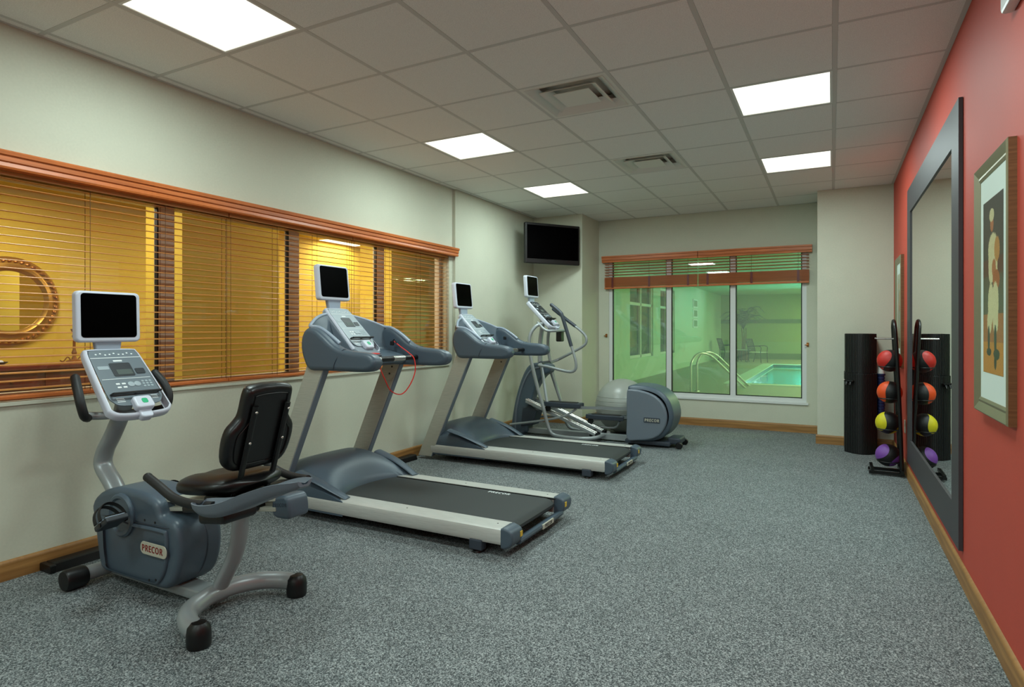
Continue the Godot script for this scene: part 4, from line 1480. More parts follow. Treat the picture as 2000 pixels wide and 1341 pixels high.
	g.rbox(P(-2.33, 0.535, d), Vector3(0.12, 0.03, 0.52), 0.01, 0.01, rail)
	var cr := part(t, "carriage", g, M.black_plastic)
	for x in [-2.40, -2.26]:
		g = G.new()
		g.ball(P(x, 0.52 + (x + 2.33) * 0.13, d - 0.09), Vector3.ONE * 0.010, 10, 6)
		part(cr, "bolt", g, M.chrome)
	g = G.new()
	var rings := []
	for k in 17:
		var u := -1.0 + 2.0 * k / 16.0
		var e := sqrt(maxf(1.0 - pow(absf(u), 3.5), 0.0))
		var wide := 0.195 * pow(maxf(1.0 - pow(maxf(-u, 0.0), 3.0) * 0.55, 0.05), 0.8)
		var ring := PackedVector3Array()
		for j in 28:
			var a := TAU * j / 28
			var cx := signf(cos(a)) * pow(absf(cos(a)), 0.65)
			var sy := signf(sin(a)) * pow(absf(sin(a)), 0.8)
			var notch := 1.0 - 0.16 * pow(maxf(0.0, 1.0 - absf(cx) * 2.2), 2.0) * float(u < 0.3)
			ring.append(P(-2.44 + u * 0.225, 0.588 + 0.022 * u + sy * 0.045 * maxf(e, 0.08) * notch, d + cx * wide * maxf(e, 0.15)))
		ring.reverse()
		rings.append(ring)
	g.loft(rings)
	part(t, "seat", g, M.black_vinyl, "black padded seat", 60.0)
	# backrest: outline in its own plane, leaning back
	var lean := 0.30
	var bb2 := tilted(-lean) * Basis()
	# users lean towards +x, so the pad tips its top to +x
	var back_xf := Transform3D(bb2, P(-2.20, 0.835, d))
	var pad := G.curve2([[0.0, -0.185], [0.11, -0.18], [0.16, -0.14], [0.175, -0.06], [0.168, 0.005], [0.138, 0.045], [0.124, 0.075], [0.122, 0.16], [0.108, 0.195], [0.05, 0.208], [0.0, 0.209], [-0.05, 0.208], [-0.108, 0.195], [-0.122, 0.16], [-0.124, 0.075], [-0.138, 0.045], [-0.168, 0.005], [-0.175, -0.06], [-0.16, -0.14], [-0.11, -0.18]], 3)
	g = G.new()
	g.extrude(pad, -0.062, 0.0, 0.024, back_xf, 4)
	var br := part(t, "backrest", g, M.black_vinyl, "black padded backrest", 55.0)
	g = G.new()
	g.extrude(G.inset(G.ccw(pad), 0.035), -0.001, 0.005, 0.002, back_xf, 1)
	part(br, "back_panel", g, M.black_plastic)
	for s in [-1.0, 1.0]:
		g = G.new()
		g.tube(PackedVector3Array([back_xf * Vector3(s * 0.085, 0.125, 0.012), back_xf * Vector3(s * 0.085, -0.20, 0.012), back_xf * Vector3(s * 0.085, -0.30, -0.004)]), 0.014, 8, 0.014, Vector2(0.8, 1.0))
		var bs := part(br, "support_bar", g, M.black_metal)
		for y in [0.10, -0.04]:
			g = G.new()
			g.ball(back_xf * Vector3(s * 0.085, y, 0.024), Vector3.ONE * 0.007, 10, 6)
			part(bs, "bolt", g, M.chrome)
	# side handles and bottle tray
	for s in [-1.0, 1.0]:
		g = G.new()
		g.tube(G.curve([P(-2.60, 0.640, d + s * 0.27), P(-2.52, 0.612, d + s * 0.272), P(-2.42, 0.575, d + s * 0.272), P(-2.32, 0.562, d + s * 0.265), P(-2.20, 0.565, d + s * 0.25)], 5), 0.019, 12)
		g.ball(P(-2.60, 0.640, d + s * 0.27), Vector3.ONE * 0.0195, 12, 8)
		part(t, "side_handle", g, M.black_grip, "black foam side handle")
	g = G.new()
	rings = []
	var tray_path := G.curve([P(-2.235, 0.592, d - 0.285), P(-2.14, 0.600, d - 0.285), P(-2.02, 0.628, d - 0.285), P(-1.89, 0.678, d - 0.285), P(-1.76, 0.722, d - 0.285), P(-1.655, 0.740, d - 0.285)], 5)
	for i in tray_path.size():
		var u := float(i) / (tray_path.size() - 1)
		var e := pow(sin(PI * clampf(u * 0.94 + 0.03, 0.0, 1.0)), 0.35)
		var hw := 0.080 * e
		var dp := (0.062 - 0.014 * u) * e
		var c: Vector3 = tray_path[i]
		var ring := PackedVector3Array()
		for q in [[-1.0, 0.0], [-0.86, -0.6], [-0.6, -1.0], [0.6, -1.0], [0.86, -0.6], [1.0, 0.0], [0.90, 0.02], [0.74, -0.55], [0.5, -0.82], [-0.5, -0.82], [-0.74, -0.55], [-0.90, 0.02]]:
			ring.append(c + Vector3(0, q[1] * dp, q[0] * hw))
		rings.append(ring)
	g.loft(rings)
	part(t, "side_tray", g, M.slate_light, "long slate blue bottle tray", 50.0)
	g = G.new()
	g.rbox(P(-2.15, 0.535, d - 0.22), Vector3(0.16, 0.05, 0.16), 0.02, 0.015, rail)
	part(t, "tray_bracket", g, M.black_plastic)
	# console column
	g = G.new()
	g.tube(G.curve([P(-3.20, 0.30, d), P(-3.34, 0.46, d), P(-3.435, 0.55, d), P(-3.42, 0.63, d), P(-3.35, 0.72, d), P(-3.27, 0.84, d), P(-3.24, 0.93, d)], 6), 0.046, 18, 0.040, Vector2(0.8, 1.05))
	part(t, "console_post", g, M.silver_tube, "bent silver console post")
	console(t, P(-3.255, 1.012, d + 0.02), 0.76, 0.322, 0.455, M.console_face)
	screen(t, P(-3.40, 1.342, d + 0.012), 0.03, 0.0)
	g = G.new()
	g.tube(G.curve([P(-3.30, 0.845, d - 0.17), P(-3.25, 0.84, d - 0.10), P(-3.24, 0.84, d), P(-3.25, 0.84, d + 0.10), P(-3.30, 0.845, d + 0.17)], 5), 0.020, 12)
	part(t, "handlebar", g, M.silver_tube)
	for s in [-1.0, 1.0]:
		g = G.new()
		g.tube(G.curve([P(-3.27, 0.835, d + s * 0.165), P(-3.22, 0.855, d + s * 0.205), P(-3.22, 0.92, d + s * 0.222), P(-3.26, 0.985, d + s * 0.215), P(-3.31, 1.035, d + s * 0.20)], 6), 0.021, 12)
		g.ball(P(-3.31, 1.035, d + s * 0.20), Vector3.ONE * 0.021, 12, 8)
		part(t, "grip", g, M.black_grip, "black curved handgrip")

func elliptical() -> void:
	var d := 6.70
	var t := thing("elliptical_trainer", "slate grey elliptical trainer with tubular handlebars before the corner column", "elliptical trainer", P(-2.5, 0, d))
	var g := G.new()
	# rear drum
	var drum := G.curve2([[-1.985, 0.09], [-1.99, 0.30], [-1.99, 0.60], [-1.975, 0.655], [-1.90, 0.668], [-1.76, 0.660], [-1.63, 0.615], [-1.54, 0.53], [-1.495, 0.42], [-1.49, 0.31], [-1.535, 0.19], [-1.62, 0.105], [-1.75, 0.065], [-1.92, 0.060]], 3)
	g.extrude(drum, -d - 0.215, -d + 0.215, 0.045, Transform3D(), 4)
	var dr := part(t, "drive_housing", g, M.slate_plastic, "rounded slate blue drive housing", 55.0)
	g = G.new()
	for s in [-1.0, 1.0]:
		var face := G.curve2([[-1.975, 0.085], [-1.978, 0.30], [-1.978, 0.585], [-1.94, 0.625], [-1.80, 0.612], [-1.67, 0.565], [-1.58, 0.475], [-1.545, 0.36], [-1.56, 0.25], [-1.62, 0.155], [-1.72, 0.10], [-1.86, 0.078]], 3)
		g.extrude(face, -d - s * 0.205, -d - s * 0.268, 0.016, Transform3D(), 3)
	part(dr, "side_disc", g, M.slate_light, "paler side cover", 50.0)
	g = G.new()
	g.extrude(G.rrect(0.175, 0.055, 0.008), 0.0, 0.003, 0.0, Transform3D(Basis(), P(-1.70, 0.305, d - 0.268)))
	var pl := part(dr, "name_plate", g, M.slate_dark)
	words(pl, "lettering", "PRECOR", 0.042, 0.0008, M.plate, P(-1.70, 0.305, d - 0.2715), Basis())
	g = G.new()
	g.rbox(P(-1.78, 0.045, d), Vector3(0.50, 0.05, 0.34), 0.02, 0.015)
	g.rbox(P(-1.50, 0.075, d), Vector3(0.14, 0.07, 0.24), 0.02, 0.015)
	part(t, "rear_base", g, M.slate_dark)
	for s in [-1.0, 1.0]:
		g = G.new()
		g.lathe([Vector2(0, 0), Vector2(0.030, 0), Vector2(0.036, 0.006), Vector2(0.036, 0.030), Vector2(0.030, 0.036), Vector2(0, 0.036)], 18, Transform3D(Basis(Vector3.RIGHT, PI / 2), P(-1.44, 0.036, d + s * 0.14 + 0.018)))
		part(t, "transport_wheel", g, M.black_plastic)
	g = G.new()
	g.span(P(-3.45, 0.02, d - 0.05), P(-1.95, 0.075, d + 0.05))
	part(t, "base_beam", g, M.silver_tube)
	# front arch tower
	g = G.new()
	var arch := G.curve2([[-3.49, 0.02], [-3.475, 0.26], [-3.42, 0.50], [-3.34, 0.72], [-3.26, 0.84], [-3.16, 0.875], [-3.03, 0.865], [-2.97, 0.835], [-2.985, 0.765], [-3.06, 0.72], [-3.14, 0.62], [-3.205, 0.48], [-3.245, 0.30], [-3.27, 0.12], [-3.29, 0.02]], 3)
	g.extrude(arch, -d - 0.085, -d + 0.085, 0.03, Transform3D(), 4)
	var tw := part(t, "front_tower", g, M.slate_plastic, "curved slate blue front tower", 55.0)
	g = G.new()
	g.tube(G.curve([P(-3.44, 0.04, d - 0.083), P(-3.425, 0.27, d - 0.086), P(-3.37, 0.50, d - 0.086), P(-3.29, 0.69, d - 0.086), P(-3.21, 0.79, d - 0.086), P(-3.10, 0.82, d - 0.084)], 5), 0.012, 8)
	part(tw, "tower_rib", g, M.slate_light)
	g = G.new()
	g.extrude(PackedVector2Array([Vector2(-3.36, 0.10), Vector2(-3.20, 0.12), Vector2(-3.14, 0.30), Vector2(-3.22, 0.36), Vector2(-3.33, 0.33)]), -d - 0.10, -d + 0.10, 0.015, Transform3D())
	part(tw, "motor_box", g, M.slate_dark)
	g = G.new()
	g.rbox(P(-3.40, 0.022, d), Vector3(0.20, 0.044, 0.46), 0.012, 0.01)
	part(t, "front_base", g, M.slate_dark)
	# ramp of two chrome rails a side
	for s in [-1.0, 1.0]:
		var z: float = d + s * 0.115
		g = G.new()
		var dir := Basis(Vector3.BACK, -0.365)
		g.rbox(P(-2.82, 0.245, z), Vector3(0.95, 0.034, 0.085), 0.006, 0.005, dir)
		var rp := part(t, "ramp", g, M.silver_tube, "sloping chrome ramp")
		g = G.new()
		for q in [-1.0, 1.0]:
			g.tube(PackedVector3Array([P(-2.82, 0.262, z + q * 0.026) + dir * Vector3(-0.475, 0, 0), P(-2.82, 0.262, z + q * 0.026) + dir * Vector3(0.475, 0, 0)]), 0.014, 10)
		part(rp, "ramp_rail", g, M.chrome)
		g = G.new()
		g.rbox(P(-2.82, 0.245, z) + dir * Vector3(0.485, 0, 0), Vector3(0.03, 0.06, 0.095), 0.008, 0.006, dir)
		part(rp, "ramp_stop", g, M.black_plastic)
	g = G.new()
	g.tube(PackedVector3Array([P(-2.45, 0.06, d - 0.10), P(-2.45, 0.06, d + 0.10)]), 0.02, 10)
	g.span(P(-2.47, 0.07, d - 0.02), P(-2.43, 0.12, d + 0.02))
	part(t, "ramp_foot", g, M.black_metal)
	# pedals with their links to the drum
	var foot := [[-2.76, 0.405, d - 0.17], [-2.35, 0.245, d + 0.15]]
	for k in 2:
		var f: Array = foot[k]
		g = G.new()
		g.extrude(G.curve2([[-0.21, -0.055], [0.19, -0.070], [0.215, -0.04], [0.215, 0.04], [0.19, 0.070], [-0.21, 0.055], [-0.225, 0.0]], 3), -0.028, 0.026, 0.010, Transform3D(Basis(Vector3(1, 0, 0), Vector3(0, 0, -1), Vector3(0, 1, 0)), P(f[0], f[1], f[2])))
		var pd := part(t, "foot_pedal", g, M.slate_dark, "slate blue foot pedal")
		g = G.new()
		g.extrude(G.rrect(0.36, 0.095, 0.03), 0.0, 0.006, 0.002, Transform3D(Basis(Vector3(1, 0, 0), Vector3(0, 0, -1), Vector3(0, 1, 0)), P(f[0], f[1] + 0.026, f[2])), 1)
		part(pd, "tread", g, M.black_grip)
		g = G.new()
		g.tube(PackedVector3Array([P(f[0] - 0.16, f[1] - 0.040, f[2]), P(-1.92, 0.405 if k == 0 else 0.28, f[2])]), 0.030, 4, 0.030, Vector2(0.9, 0.7), Vector3(0, 1, 1))
		part(t, "link_arm", g, M.silver_tube, "flat silver link arm", 20.0)
		g = G.new()
		g.lathe([Vector2(0, -0.016), Vector2(0.034, -0.016), Vector2(0.034, 0.016), Vector2(0, 0.016)], 16, Transform3D(Basis(Vector3.RIGHT, PI / 2), P(f[0] - 0.19, f[1] - 0.055, f[2] - 0.02)))
		part(pd, "roller", g, M.black_plastic)
		# rod from the tower foot to the pedal
		g = G.new()
		g.tube(G.curve([P(-3.44, 0.13, f[2] + (-0.05 if k == 0 else 0.05)), P(-3.05, 0.20, f[2] + (-0.05 if k == 0 else 0.05)), P(f[0] + 0.02, f[1] - 0.13, f[2] + (-0.05 if k == 0 else 0.03)), P(f[0] + 0.16, f[1] - 0.04, f[2])], 5), 0.013, 8)
		part(t, "pull_rod", g, M.silver_tube)
	# stationary frame hoops, one a side
	for s in [-1.0, 1.0]:
		var z: float = d + s * 0.265
		g = G.new()
		g.tube(G.curve([P(-2.30, 0.075, d + s * 0.08), P(-2.36, 0.055, d + s * 0.20), P(-2.50, 0.045, z), P(-2.74, 0.045, z), P(-2.87, 0.075, z), P(-2.93, 0.20, z), P(-2.98, 0.38, z), P(-3.08, 0.70, z), P(-3.145, 0.98, z), P(-3.155, 1.18, z), P(-3.11, 1.30, d + s * 0.22), P(-3.06, 1.345, d + s * 0.13), P(-3.05, 1.355, d)], 6), 0.021, 12)
		part(t, "frame_hoop", g, M.silver_tube, "silver tubular frame hoop")
	# handlebars that swing
	for s in [-1.0, 1.0]:
		var z: float = d + s * 0.30
		g = G.new()
		if s < 0.0:
			g.tube(G.curve([P(-3.08, 0.865, d + s * 0.09), P(-3.02, 0.86, z + 0.02), P(-2.90, 0.845, z), P(-2.70, 0.805, z), P(-2.60, 0.80, z), P(-2.555, 0.845, z), P(-2.56, 0.93, z), P(-2.60, 1.06, z), P(-2.655, 1.22, z)], 6), 0.017, 12)
		else:
			g.tube(G.curve([P(-3.08, 0.865, d + s * 0.09), P(-3.05, 0.89, z - 0.02), P(-2.97, 0.93, z), P(-2.83, 1.00, z), P(-2.71, 1.065, z), P(-2.66, 1.12, z), P(-2.67, 1.20, z), P(-2.76, 1.285, z), P(-2.86, 1.35, z)], 6), 0.017, 12)
		var hb := part(t, "swing_arm", g, M.silver_tube, "bent silver swing arm")
		g = G.new()
		var tip := P(-2.87, 1.56, z + 0.03)
		if s < 0.0:
			g.tube(G.curve([P(-2.61, 1.085, z), P(-2.66, 1.24, z), P(-2.72, 1.42, z), P(-2.75, 1.47, z + 0.01), tip], 6), 0.021, 12)
		else:
			tip = P(-3.08, 1.53, z - 0.04)
			g.tube(G.curve([P(-2.80, 1.315, z), P(-2.90, 1.385, z), P(-2.98, 1.45, z - 0.02), tip], 6), 0.021, 12)
		g.ball(tip, Vector3.ONE * 0.021, 12, 8)
		part(hb, "grip", g, M.slate_dark, "slate foam grip")
		g = G.new()
		g.tube(PackedVector3Array([P(-3.08, 0.86, d + s * 0.10), P(-2.96, 0.42, d + s * 0.19)]), 0.019, 12)
		part(t, "lower_arm", g, M.silver_tube)
	g = G.new()
	g.tube(PackedVector3Array([P(-3.08, 0.862, d - 0.12), P(-3.08, 0.862, d + 0.12)]), 0.032, 14)
	part(t, "pivot", g, M.slate_dark)
	# console
	g = G.new()
	g.tube(G.curve([P(-3.14, 0.86, d), P(-3.14, 1.10, d), P(-3.11, 1.35, d), P(-3.13, 1.42, d)], 4), 0.034, 14, 0.03, Vector2(0.8, 1.2))
	part(t, "console_post", g, M.silver_tube)
	g = G.new()
	g.tube(G.curve([P(-3.10, 1.36, d - 0.16), P(-2.98, 1.27, d - 0.20), P(-2.88, 1.26, d - 0.15), P(-2.86, 1.265, d), P(-2.88, 1.26, d + 0.15), P(-2.98, 1.27, d + 0.20), P(-3.10, 1.36, d + 0.16)], 6), 0.016, 12)
	part(t, "fixed_handlebar", g, M.silver_tube)
	console(t, P(-3.085, 1.465, d + 0.01), 0.80, 0.30, 0.46, M.console_dark)
	screen(t, P(-3.25, 1.80, d + 0.015), 0.06, 0.0)
	g = G.new()
	g.rbox(P(-2.90, 1.20, d + 0.05), Vector3(0.07, 0.14, 0.10), 0.015, 0.012)
	part(t, "bottle_holder", g, M.black_plastic)

# ------------------------------------------------------------------ mirror, rack, prints, cooler on the red side
func right_side() -> void:
	# wide framed mirror
	var m := thing("wall_mirror", "huge mirror in a flat charcoal frame on the red wall", "mirror", P(XR - 0.02, 1.29, 4.72))
	var z0 := 3.755
	var z1 := 6.11
	var y0 := 0.161
	var y1 := 2.444
	var fw := 0.205
	var g := G.new()
	for s in [[y0, y0 + fw], [y1 - fw, y1]]:
		g = G.new()
		g.span(P(XR - 0.020, s[0], z0), P(XR - 0.002, s[1], z1))
		part(m, "frame_rail", g, M.charcoal_frame)
	for s in [[z0, z0 + fw], [z1 - fw, z1]]:
		g = G.new()
		g.span(P(XR - 0.020, y0 + fw, s[0]), P(XR - 0.002, y1 - fw, s[1]))
		part(m, "frame_stile", g, M.charcoal_frame)
	g = G.new()
	g.span(P(XR - 0.012, y0 + fw - 0.005, z0 + fw - 0.005), P(XR - 0.004, y1 - fw + 0.005, z1 - fw + 0.005))
	part(m, "mirror_glass", g, M.mirror, "clear mirror glass")
	# framed prints
	framed(2.755, 3.32, 0.925, 1.965, "tall framed sports print on the red wall, on the near side of the mirror", 0)
	framed(6.58, 7.12, 0.925, 1.965, "tall framed print on the red wall between the mirror and the cream column", 1)
	# medicine ball rack
	var cx := 0.455
	var cz := 6.30
	var r := thing("ball_rack", "black tubular medicine ball rack standing against the red wall", "rack", P(cx, 0, cz))
	g = G.new()
	for s in [-1.0, 1.0]:
		g.tube(PackedVector3Array([P(0.29, 0.022, cz + s * 0.085), P(0.555, 0.022, cz + s * 0.085)]), 0.017, 4, -1.0, Vector2.ONE, Vector3(0, 1, 1))
	g.tube(PackedVector3Array([P(0.315, 0.050, cz - 0.15), P(0.315, 0.050, cz + 0.15)]), 0.017, 4, -1.0, Vector2.ONE, Vector3(1, 1, 0))
	g.tube(PackedVector3Array([P(0.535, 0.050, cz - 0.15), P(0.535, 0.050, cz + 0.15)]), 0.017, 4, -1.0, Vector2.ONE, Vector3(1, 1, 0))
	part(r, "base", g, M.black_metal, "", 20.0)
	g = G.new()
	g.tube(G.curve([P(0.535, 0.04, cz - 0.105), P(0.525, 0.40, cz - 0.105), P(0.505, 0.90, cz - 0.105), P(0.488, 1.24, cz - 0.10), P(0.484, 1.315, cz - 0.075), P(0.482, 1.35, cz), P(0.484, 1.315, cz + 0.075), P(0.488, 1.24, cz + 0.10), P(0.505, 0.90, cz + 0.105), P(0.525, 0.40, cz + 0.105), P(0.535, 0.04, cz + 0.105)], 6), 0.016, 12)
	part(r, "upright_loop", g, M.black_metal, "tall black tube loop")
	var ys := [0.166, 0.452, 0.722, 1.000]
	for k in 4:
		var y: float = ys[k]
		var bx: float = 0.452 - (0.012 if k < 2 else 0.0)
		g = G.new()
		var c := P(bx, y - 0.052, cz)
		var rr := 0.083
		var pts := []
		for j in 25:
			var a := TAU * j / 24.0
			pts.append(c + Vector3(cos(a) * rr, 0, sin(a) * rr))
		g.tube(G.curve(pts, 1), 0.0052, 8)
		for s in [-1.0, 1.0]:
			g.tube(PackedVector3Array([c + Vector3(0.03, 0, s * 0.0775), P(0.515, y - 0.052, cz - s * 0.105)]), 0.0052, 6)
		part(r, "ball_ring", g, M.black_metal)
	g = G.new()
	g.tube(PackedVector3Array([P(0.345, 1.195, cz - 0.10), P(0.49, 1.195, cz - 0.10)]), 0.007, 8)
	g.tube(PackedVector3Array([P(0.345, 1.195, cz + 0.10), P(0.49, 1.195, cz + 0.10)]), 0.007, 8)
	part(r, "top_arm", g, M.chrome)
	var cols := [["purple", M.rubber_purple], ["yellow", M.rubber_yellow], ["orange", M.rubber_orange], ["red", M.rubber_red]]
	for k in 4:
		var bx: float = 0.452 - (0.012 if k < 2 else 0.0)
		var c := P(bx, ys[k], cz)
		var b := thing("medicine_ball", "black medicine ball with %s panels on the ball rack" % cols[k][0], "ball", c, "medicine balls on the rack")
		panel_ball(b, c, 0.0975, cols[k][1], Basis(Vector3.UP, 0.12 + 0.10 * k) * Basis(Vector3.BACK, -0.45 + 0.12 * k) * Basis(Vector3.RIGHT, 0.9 * k))
	# water cooler with cup dispenser
	var wc := thing("water_cooler", "tall black ribbed water cooler standing before the cream column", "water cooler", P(0.265, 0, 7.32))
	for q in [[0.0, 0.825, 0.148, 0.16], [0.825, 1.232, 0.142, 0.152]]:
		g = G.new()
		var poly := PackedVector2Array()
		var hw: float = q[2]
		var dp: float = q[3]
		# ribbed, bowed front: local x is the room's x, local y points to the camera
		var nr := 20
		for k in nr + 1:
			var u := -1.0 + 2.0 * k / nr
			var bow := dp * (1.0 - 0.75 * u * u) + 0.03
			if k < nr:
				var step := 2.0 / nr
				for e in [[0.0, 0.0], [0.62, 0.0], [0.70, -0.007], [0.92, -0.007]]:
					var uu: float = u + step * e[0]
					poly.append(Vector2(uu * hw, dp * (1.0 - 0.75 * uu * uu) + 0.03 + e[1]))
			else:
				poly.append(Vector2(hw, bow))
		poly.append(Vector2(hw, -0.255))
		poly.append(Vector2(-hw, -0.255))
		g.extrude(poly, q[0], q[1], 0.004, Transform3D(Basis(Vector3(1, 0, 0), Vector3(0, 0, 1), Vector3(0, -1, 0)) * Basis.from_scale(Vector3(1, 1, -1)), P(0.265, 0, 7.32)), 1)
		part(wc, "lower_body" if q[0] == 0.0 else "upper_body", g, M.cooler_black, "", 20.0)
	g = G.new()
	var tb := Basis(Vector3.UP, -0.72)
	g.rbox(P(0.170, 0.66, 7.225), Vector3(0.085, 0.20, 0.03), 0.008, 0.006, tb)
	var pn := part(wc, "tap_panel", g, M.cooler_panel, "grey tap recess panel")
	g = G.new()
	for k in 2:
		g.tube(PackedVector3Array([P(0.150 + 0.035 * k, 0.735, 7.21 - 0.02 * k), P(0.135 + 0.035 * k, 0.730, 7.165 - 0.02 * k), P(0.130 + 0.035 * k, 0.705, 7.155 - 0.02 * k)]), 0.011, 8)
	g.rbox(P(0.16, 0.745, 7.165), Vector3(0.10, 0.018, 0.03), 0.006, 0.005, tb)
	part(pn, "tap", g, M.black_plastic)
	g = G.new()
	g.tube(PackedVector3Array([P(0.118, 0.752, 7.20), P(0.108, 0.758, 7.17)]), 0.008, 8)
	part(pn, "lever", g, M.plate)
	g = G.new()
	g.rbox(P(0.168, 0.515, 7.225), Vector3(0.095, 0.075, 0.03), 0.008, 0.006, tb)
	part(wc, "drip_tray", g, M.cooler_panel)
	var cd := thing("cup_dispenser", "ribbed dark blue cup dispenser with white cups on the cooler's side", "cup dispenser", P(0.447, 0.60, 7.32))
	g = G.new()
	var prof := [Vector2(0.0, 0.385), Vector2(0.034, 0.385)]
	for k in 13:
		var y := 0.395 + k * 0.031
		prof.append(Vector2(0.038, y))
		prof.append(Vector2(0.0385, y + 0.020))
		prof.append(Vector2(0.033, y + 0.024))
		prof.append(Vector2(0.033, y + 0.029))
	prof.append(Vector2(0.042, 0.805))
	prof.append(Vector2(0.043, 0.820))
	prof.append(Vector2(0.0, 0.822))
	g.lathe(prof, 24, Transform3D(Basis(), P(0.447, 0, 7.32)))
	part(cd, "tube", g, M.cup_blue)
	g = G.new()
	g.lathe([Vector2(0, 0.822), Vector2(0.033, 0.822), Vector2(0.025, 0.905), Vector2(0.0, 0.910)], 20, Transform3D(Basis(), P(0.447, 0, 7.32)))
	part(cd, "paper_cups", g, M.paper_white)
	g = G.new()
	g.span(P(0.4135, 0.45, 7.335), P(0.4175, 0.78, 7.36))
	part(cd, "bracket", g, M.black_plastic)
	# plates and fixtures on the red wall
	var o := thing("wall_outlet", "cream outlet plate low on the red wall beside the ball rack", "outlet", P(XR, 0.405, 6.47))
	g = G.new()
	g.rbox(P(XR - 0.003, 0.405, 6.47), Vector3(0.115, 0.072, 0.006), 0.005, 0.002, Basis(Vector3(0, 1, 0), Vector3(0, 0, -1), Vector3(-1, 0, 0)))
	var pp := part(o, "cover_plate", g, M.plate)
	for s in [-1.0, 1.0]:
		g = G.new()
		g.rbox(P(XR - 0.007, 0.405 + s * 0.02, 6.47), Vector3(0.026, 0.030, 0.003), 0.008, 0.001, Basis(Vector3(0, 1, 0), Vector3(0, 0, -1), Vector3(-1, 0, 0)))
		part(pp, "socket", g, M.mullion)
	var a := thing("wall_alarm", "white alarm unit high on the red wall above the framed sports print", "alarm", P(XR, 2.42, 2.56))
	g = G.new()
	g.rbox(P(XR - 0.02, 2.485, 2.62), Vector3(0.36, 0.13, 0.04), 0.02, 0.010, Basis(Vector3(0, 0, -1), Vector3(0, 1, 0), Vector3(1, 0, 0)))
	var ab := part(a, "housing", g, M.white_frame)
	g = G.new()
	g.rbox(P(XR - 0.048, 2.485, 2.62), Vector3(0.12, 0.06, 0.018), 0.012, 0.006, Basis(Vector3(0, 0, -1), Vector3(0, 1, 0), Vector3(1, 0, 0)))
	part(ab, "strobe_lens", g, M.console_white)

func panel_ball(t: Node3D, c: Vector3, r: float, m: Material, b: Basis) -> void:
	# black ball whose two coloured caps wave along their edge
	var seg := 36
	var rows := 26
	var black := G.new()
	var tint := [G.new(), G.new()]
	for i in rows:
		for k in seg:
			var p := []
			for q in [[i, k], [i, k + 1], [i + 1, k + 1], [i + 1, k]]:
				var lon: float = TAU * q[1] / seg
				var edge: float = 0.50 + 0.22 * sin(lon * 2.0 + 0.6)
				var u: float = float(q[0]) / rows
				# remap latitude so that a row falls on the wavy edge at 6 and at rows - 6
				var lat: float
				if q[0] <= 6:
					lat = PI / 2 - (PI / 2 - edge) * q[0] / 6.0
				elif q[0] >= rows - 6:
					lat = -PI / 2 + (PI / 2 - (0.50 + 0.22 * sin(lon * 2.0 + 2.2))) * (rows - q[0]) / 6.0
				else:
					lat = lerpf(edge, -(0.50 + 0.22 * sin(lon * 2.0 + 2.2)), (q[0] - 6.0) / (rows - 12.0))
				var rr := r if q[0] > 6 and q[0] < rows - 6 else r * 1.008
				p.append(c + b * (Vector3(sin(lat), cos(lat) * cos(lon), cos(lat) * sin(lon)) * rr))
			if i < 6 or i >= rows - 6:
				tint[0 if i < 6 else 1].quad(p[0], p[1], p[2], p[3])
			else:
				black.quad(p[0], p[1], p[2], p[3])
	part(t, "core", black, M.rubber_black, "black rubber", 60.0)
	for q in tint:
		part(t, "colour_panel", q, m, "coloured rubber panel", 60.0)

func framed(za: float, zb: float, ya: float, yb: float, label: String, which: int) -> void:
	var t := thing("framed_print", label, "picture", P(XR, (ya + yb) / 2, (za + zb) / 2), "tall framed prints on the red wall")
	var x := XR
	var f := 0.062
	var g := G.new()
	# mitred frame: outer lip high, sloping in
	var prof := [Vector2(0.0, 0.0), Vector2(0.0, 0.026), Vector2(0.006, 0.031), Vector2(0.016, 0.028), Vector2(0.040, 0.019), Vector2(0.050, 0.022), Vector2(f, 0.018), Vector2(f, 0.0)]
	var corners := [[ya, za, 1, 1], [ya, zb, 1, -1], [yb, zb, -1, -1], [yb, za, -1, 1]]
	for k in 4:
		var c0: Array = corners[k]
		var c1: Array = corners[(k + 1) % 4]
		g = G.new()
		for i in prof.size() - 1:
			var p: Vector2 = prof[i]
			var q: Vector2 = prof[i + 1]
			g.quad(P(x - p.y, c0[0] + c0[2] * p.x, c0[1] + c0[3] * p.x), P(x - p.y, c1[0] + c1[2] * p.x, c1[1] + c1[3] * p.x), P(x - q.y, c1[0] + c1[2] * q.x, c1[1] + c1[3] * q.x), P(x - q.y, c0[0] + c0[2] * q.x, c0[1] + c0[3] * q.x))
		part(t, "frame_side", g, M.pewter_frame, "", 25.0)
	for s in [[za - 0.001, za + 0.003], [zb - 0.003, zb + 0.001]]:
		g = G.new()
		g.span(P(x - 0.025, ya, s[0]), P(x, yb, s[1]))
		part(t, "frame_edge", g, M.walnut_edge, "brown wooden frame edge")
	g = G.new()
	g.span(P(x - 0.016, ya + f - 0.004, za + f - 0.004), P(x - 0.008, yb - f + 0.004, zb - f + 0.004))
	part(t, "mount_board", g, M.mat_board, "white mount board")
	# print with its own picture
	var iw := 128
	var ih := 256
	var img := Image.create(iw, ih, false, Image.FORMAT_RGB8)
	draw_player(img, iw, ih, which)
	var m := StandardMaterial3D.new()
	m.resource_name = "player_print_%d" % which
	m.albedo_texture = ImageTexture.create_from_image(img)
	m.roughness = 0.3
	var mz := 0.085
	var top := yb - f - 0.10
	var bot := ya + f + 0.11
	var q := QuadMesh.new()
	q.size = Vector2(zb - za - 2.0 * (f + mz * 0.6), top - bot)
	piece(t, "print", q, m, P(x - 0.0166, (top + bot) / 2, (za + zb) / 2), Basis(Vector3(0, 0, 1), Vector3.UP, Vector3(-1, 0, 0)))

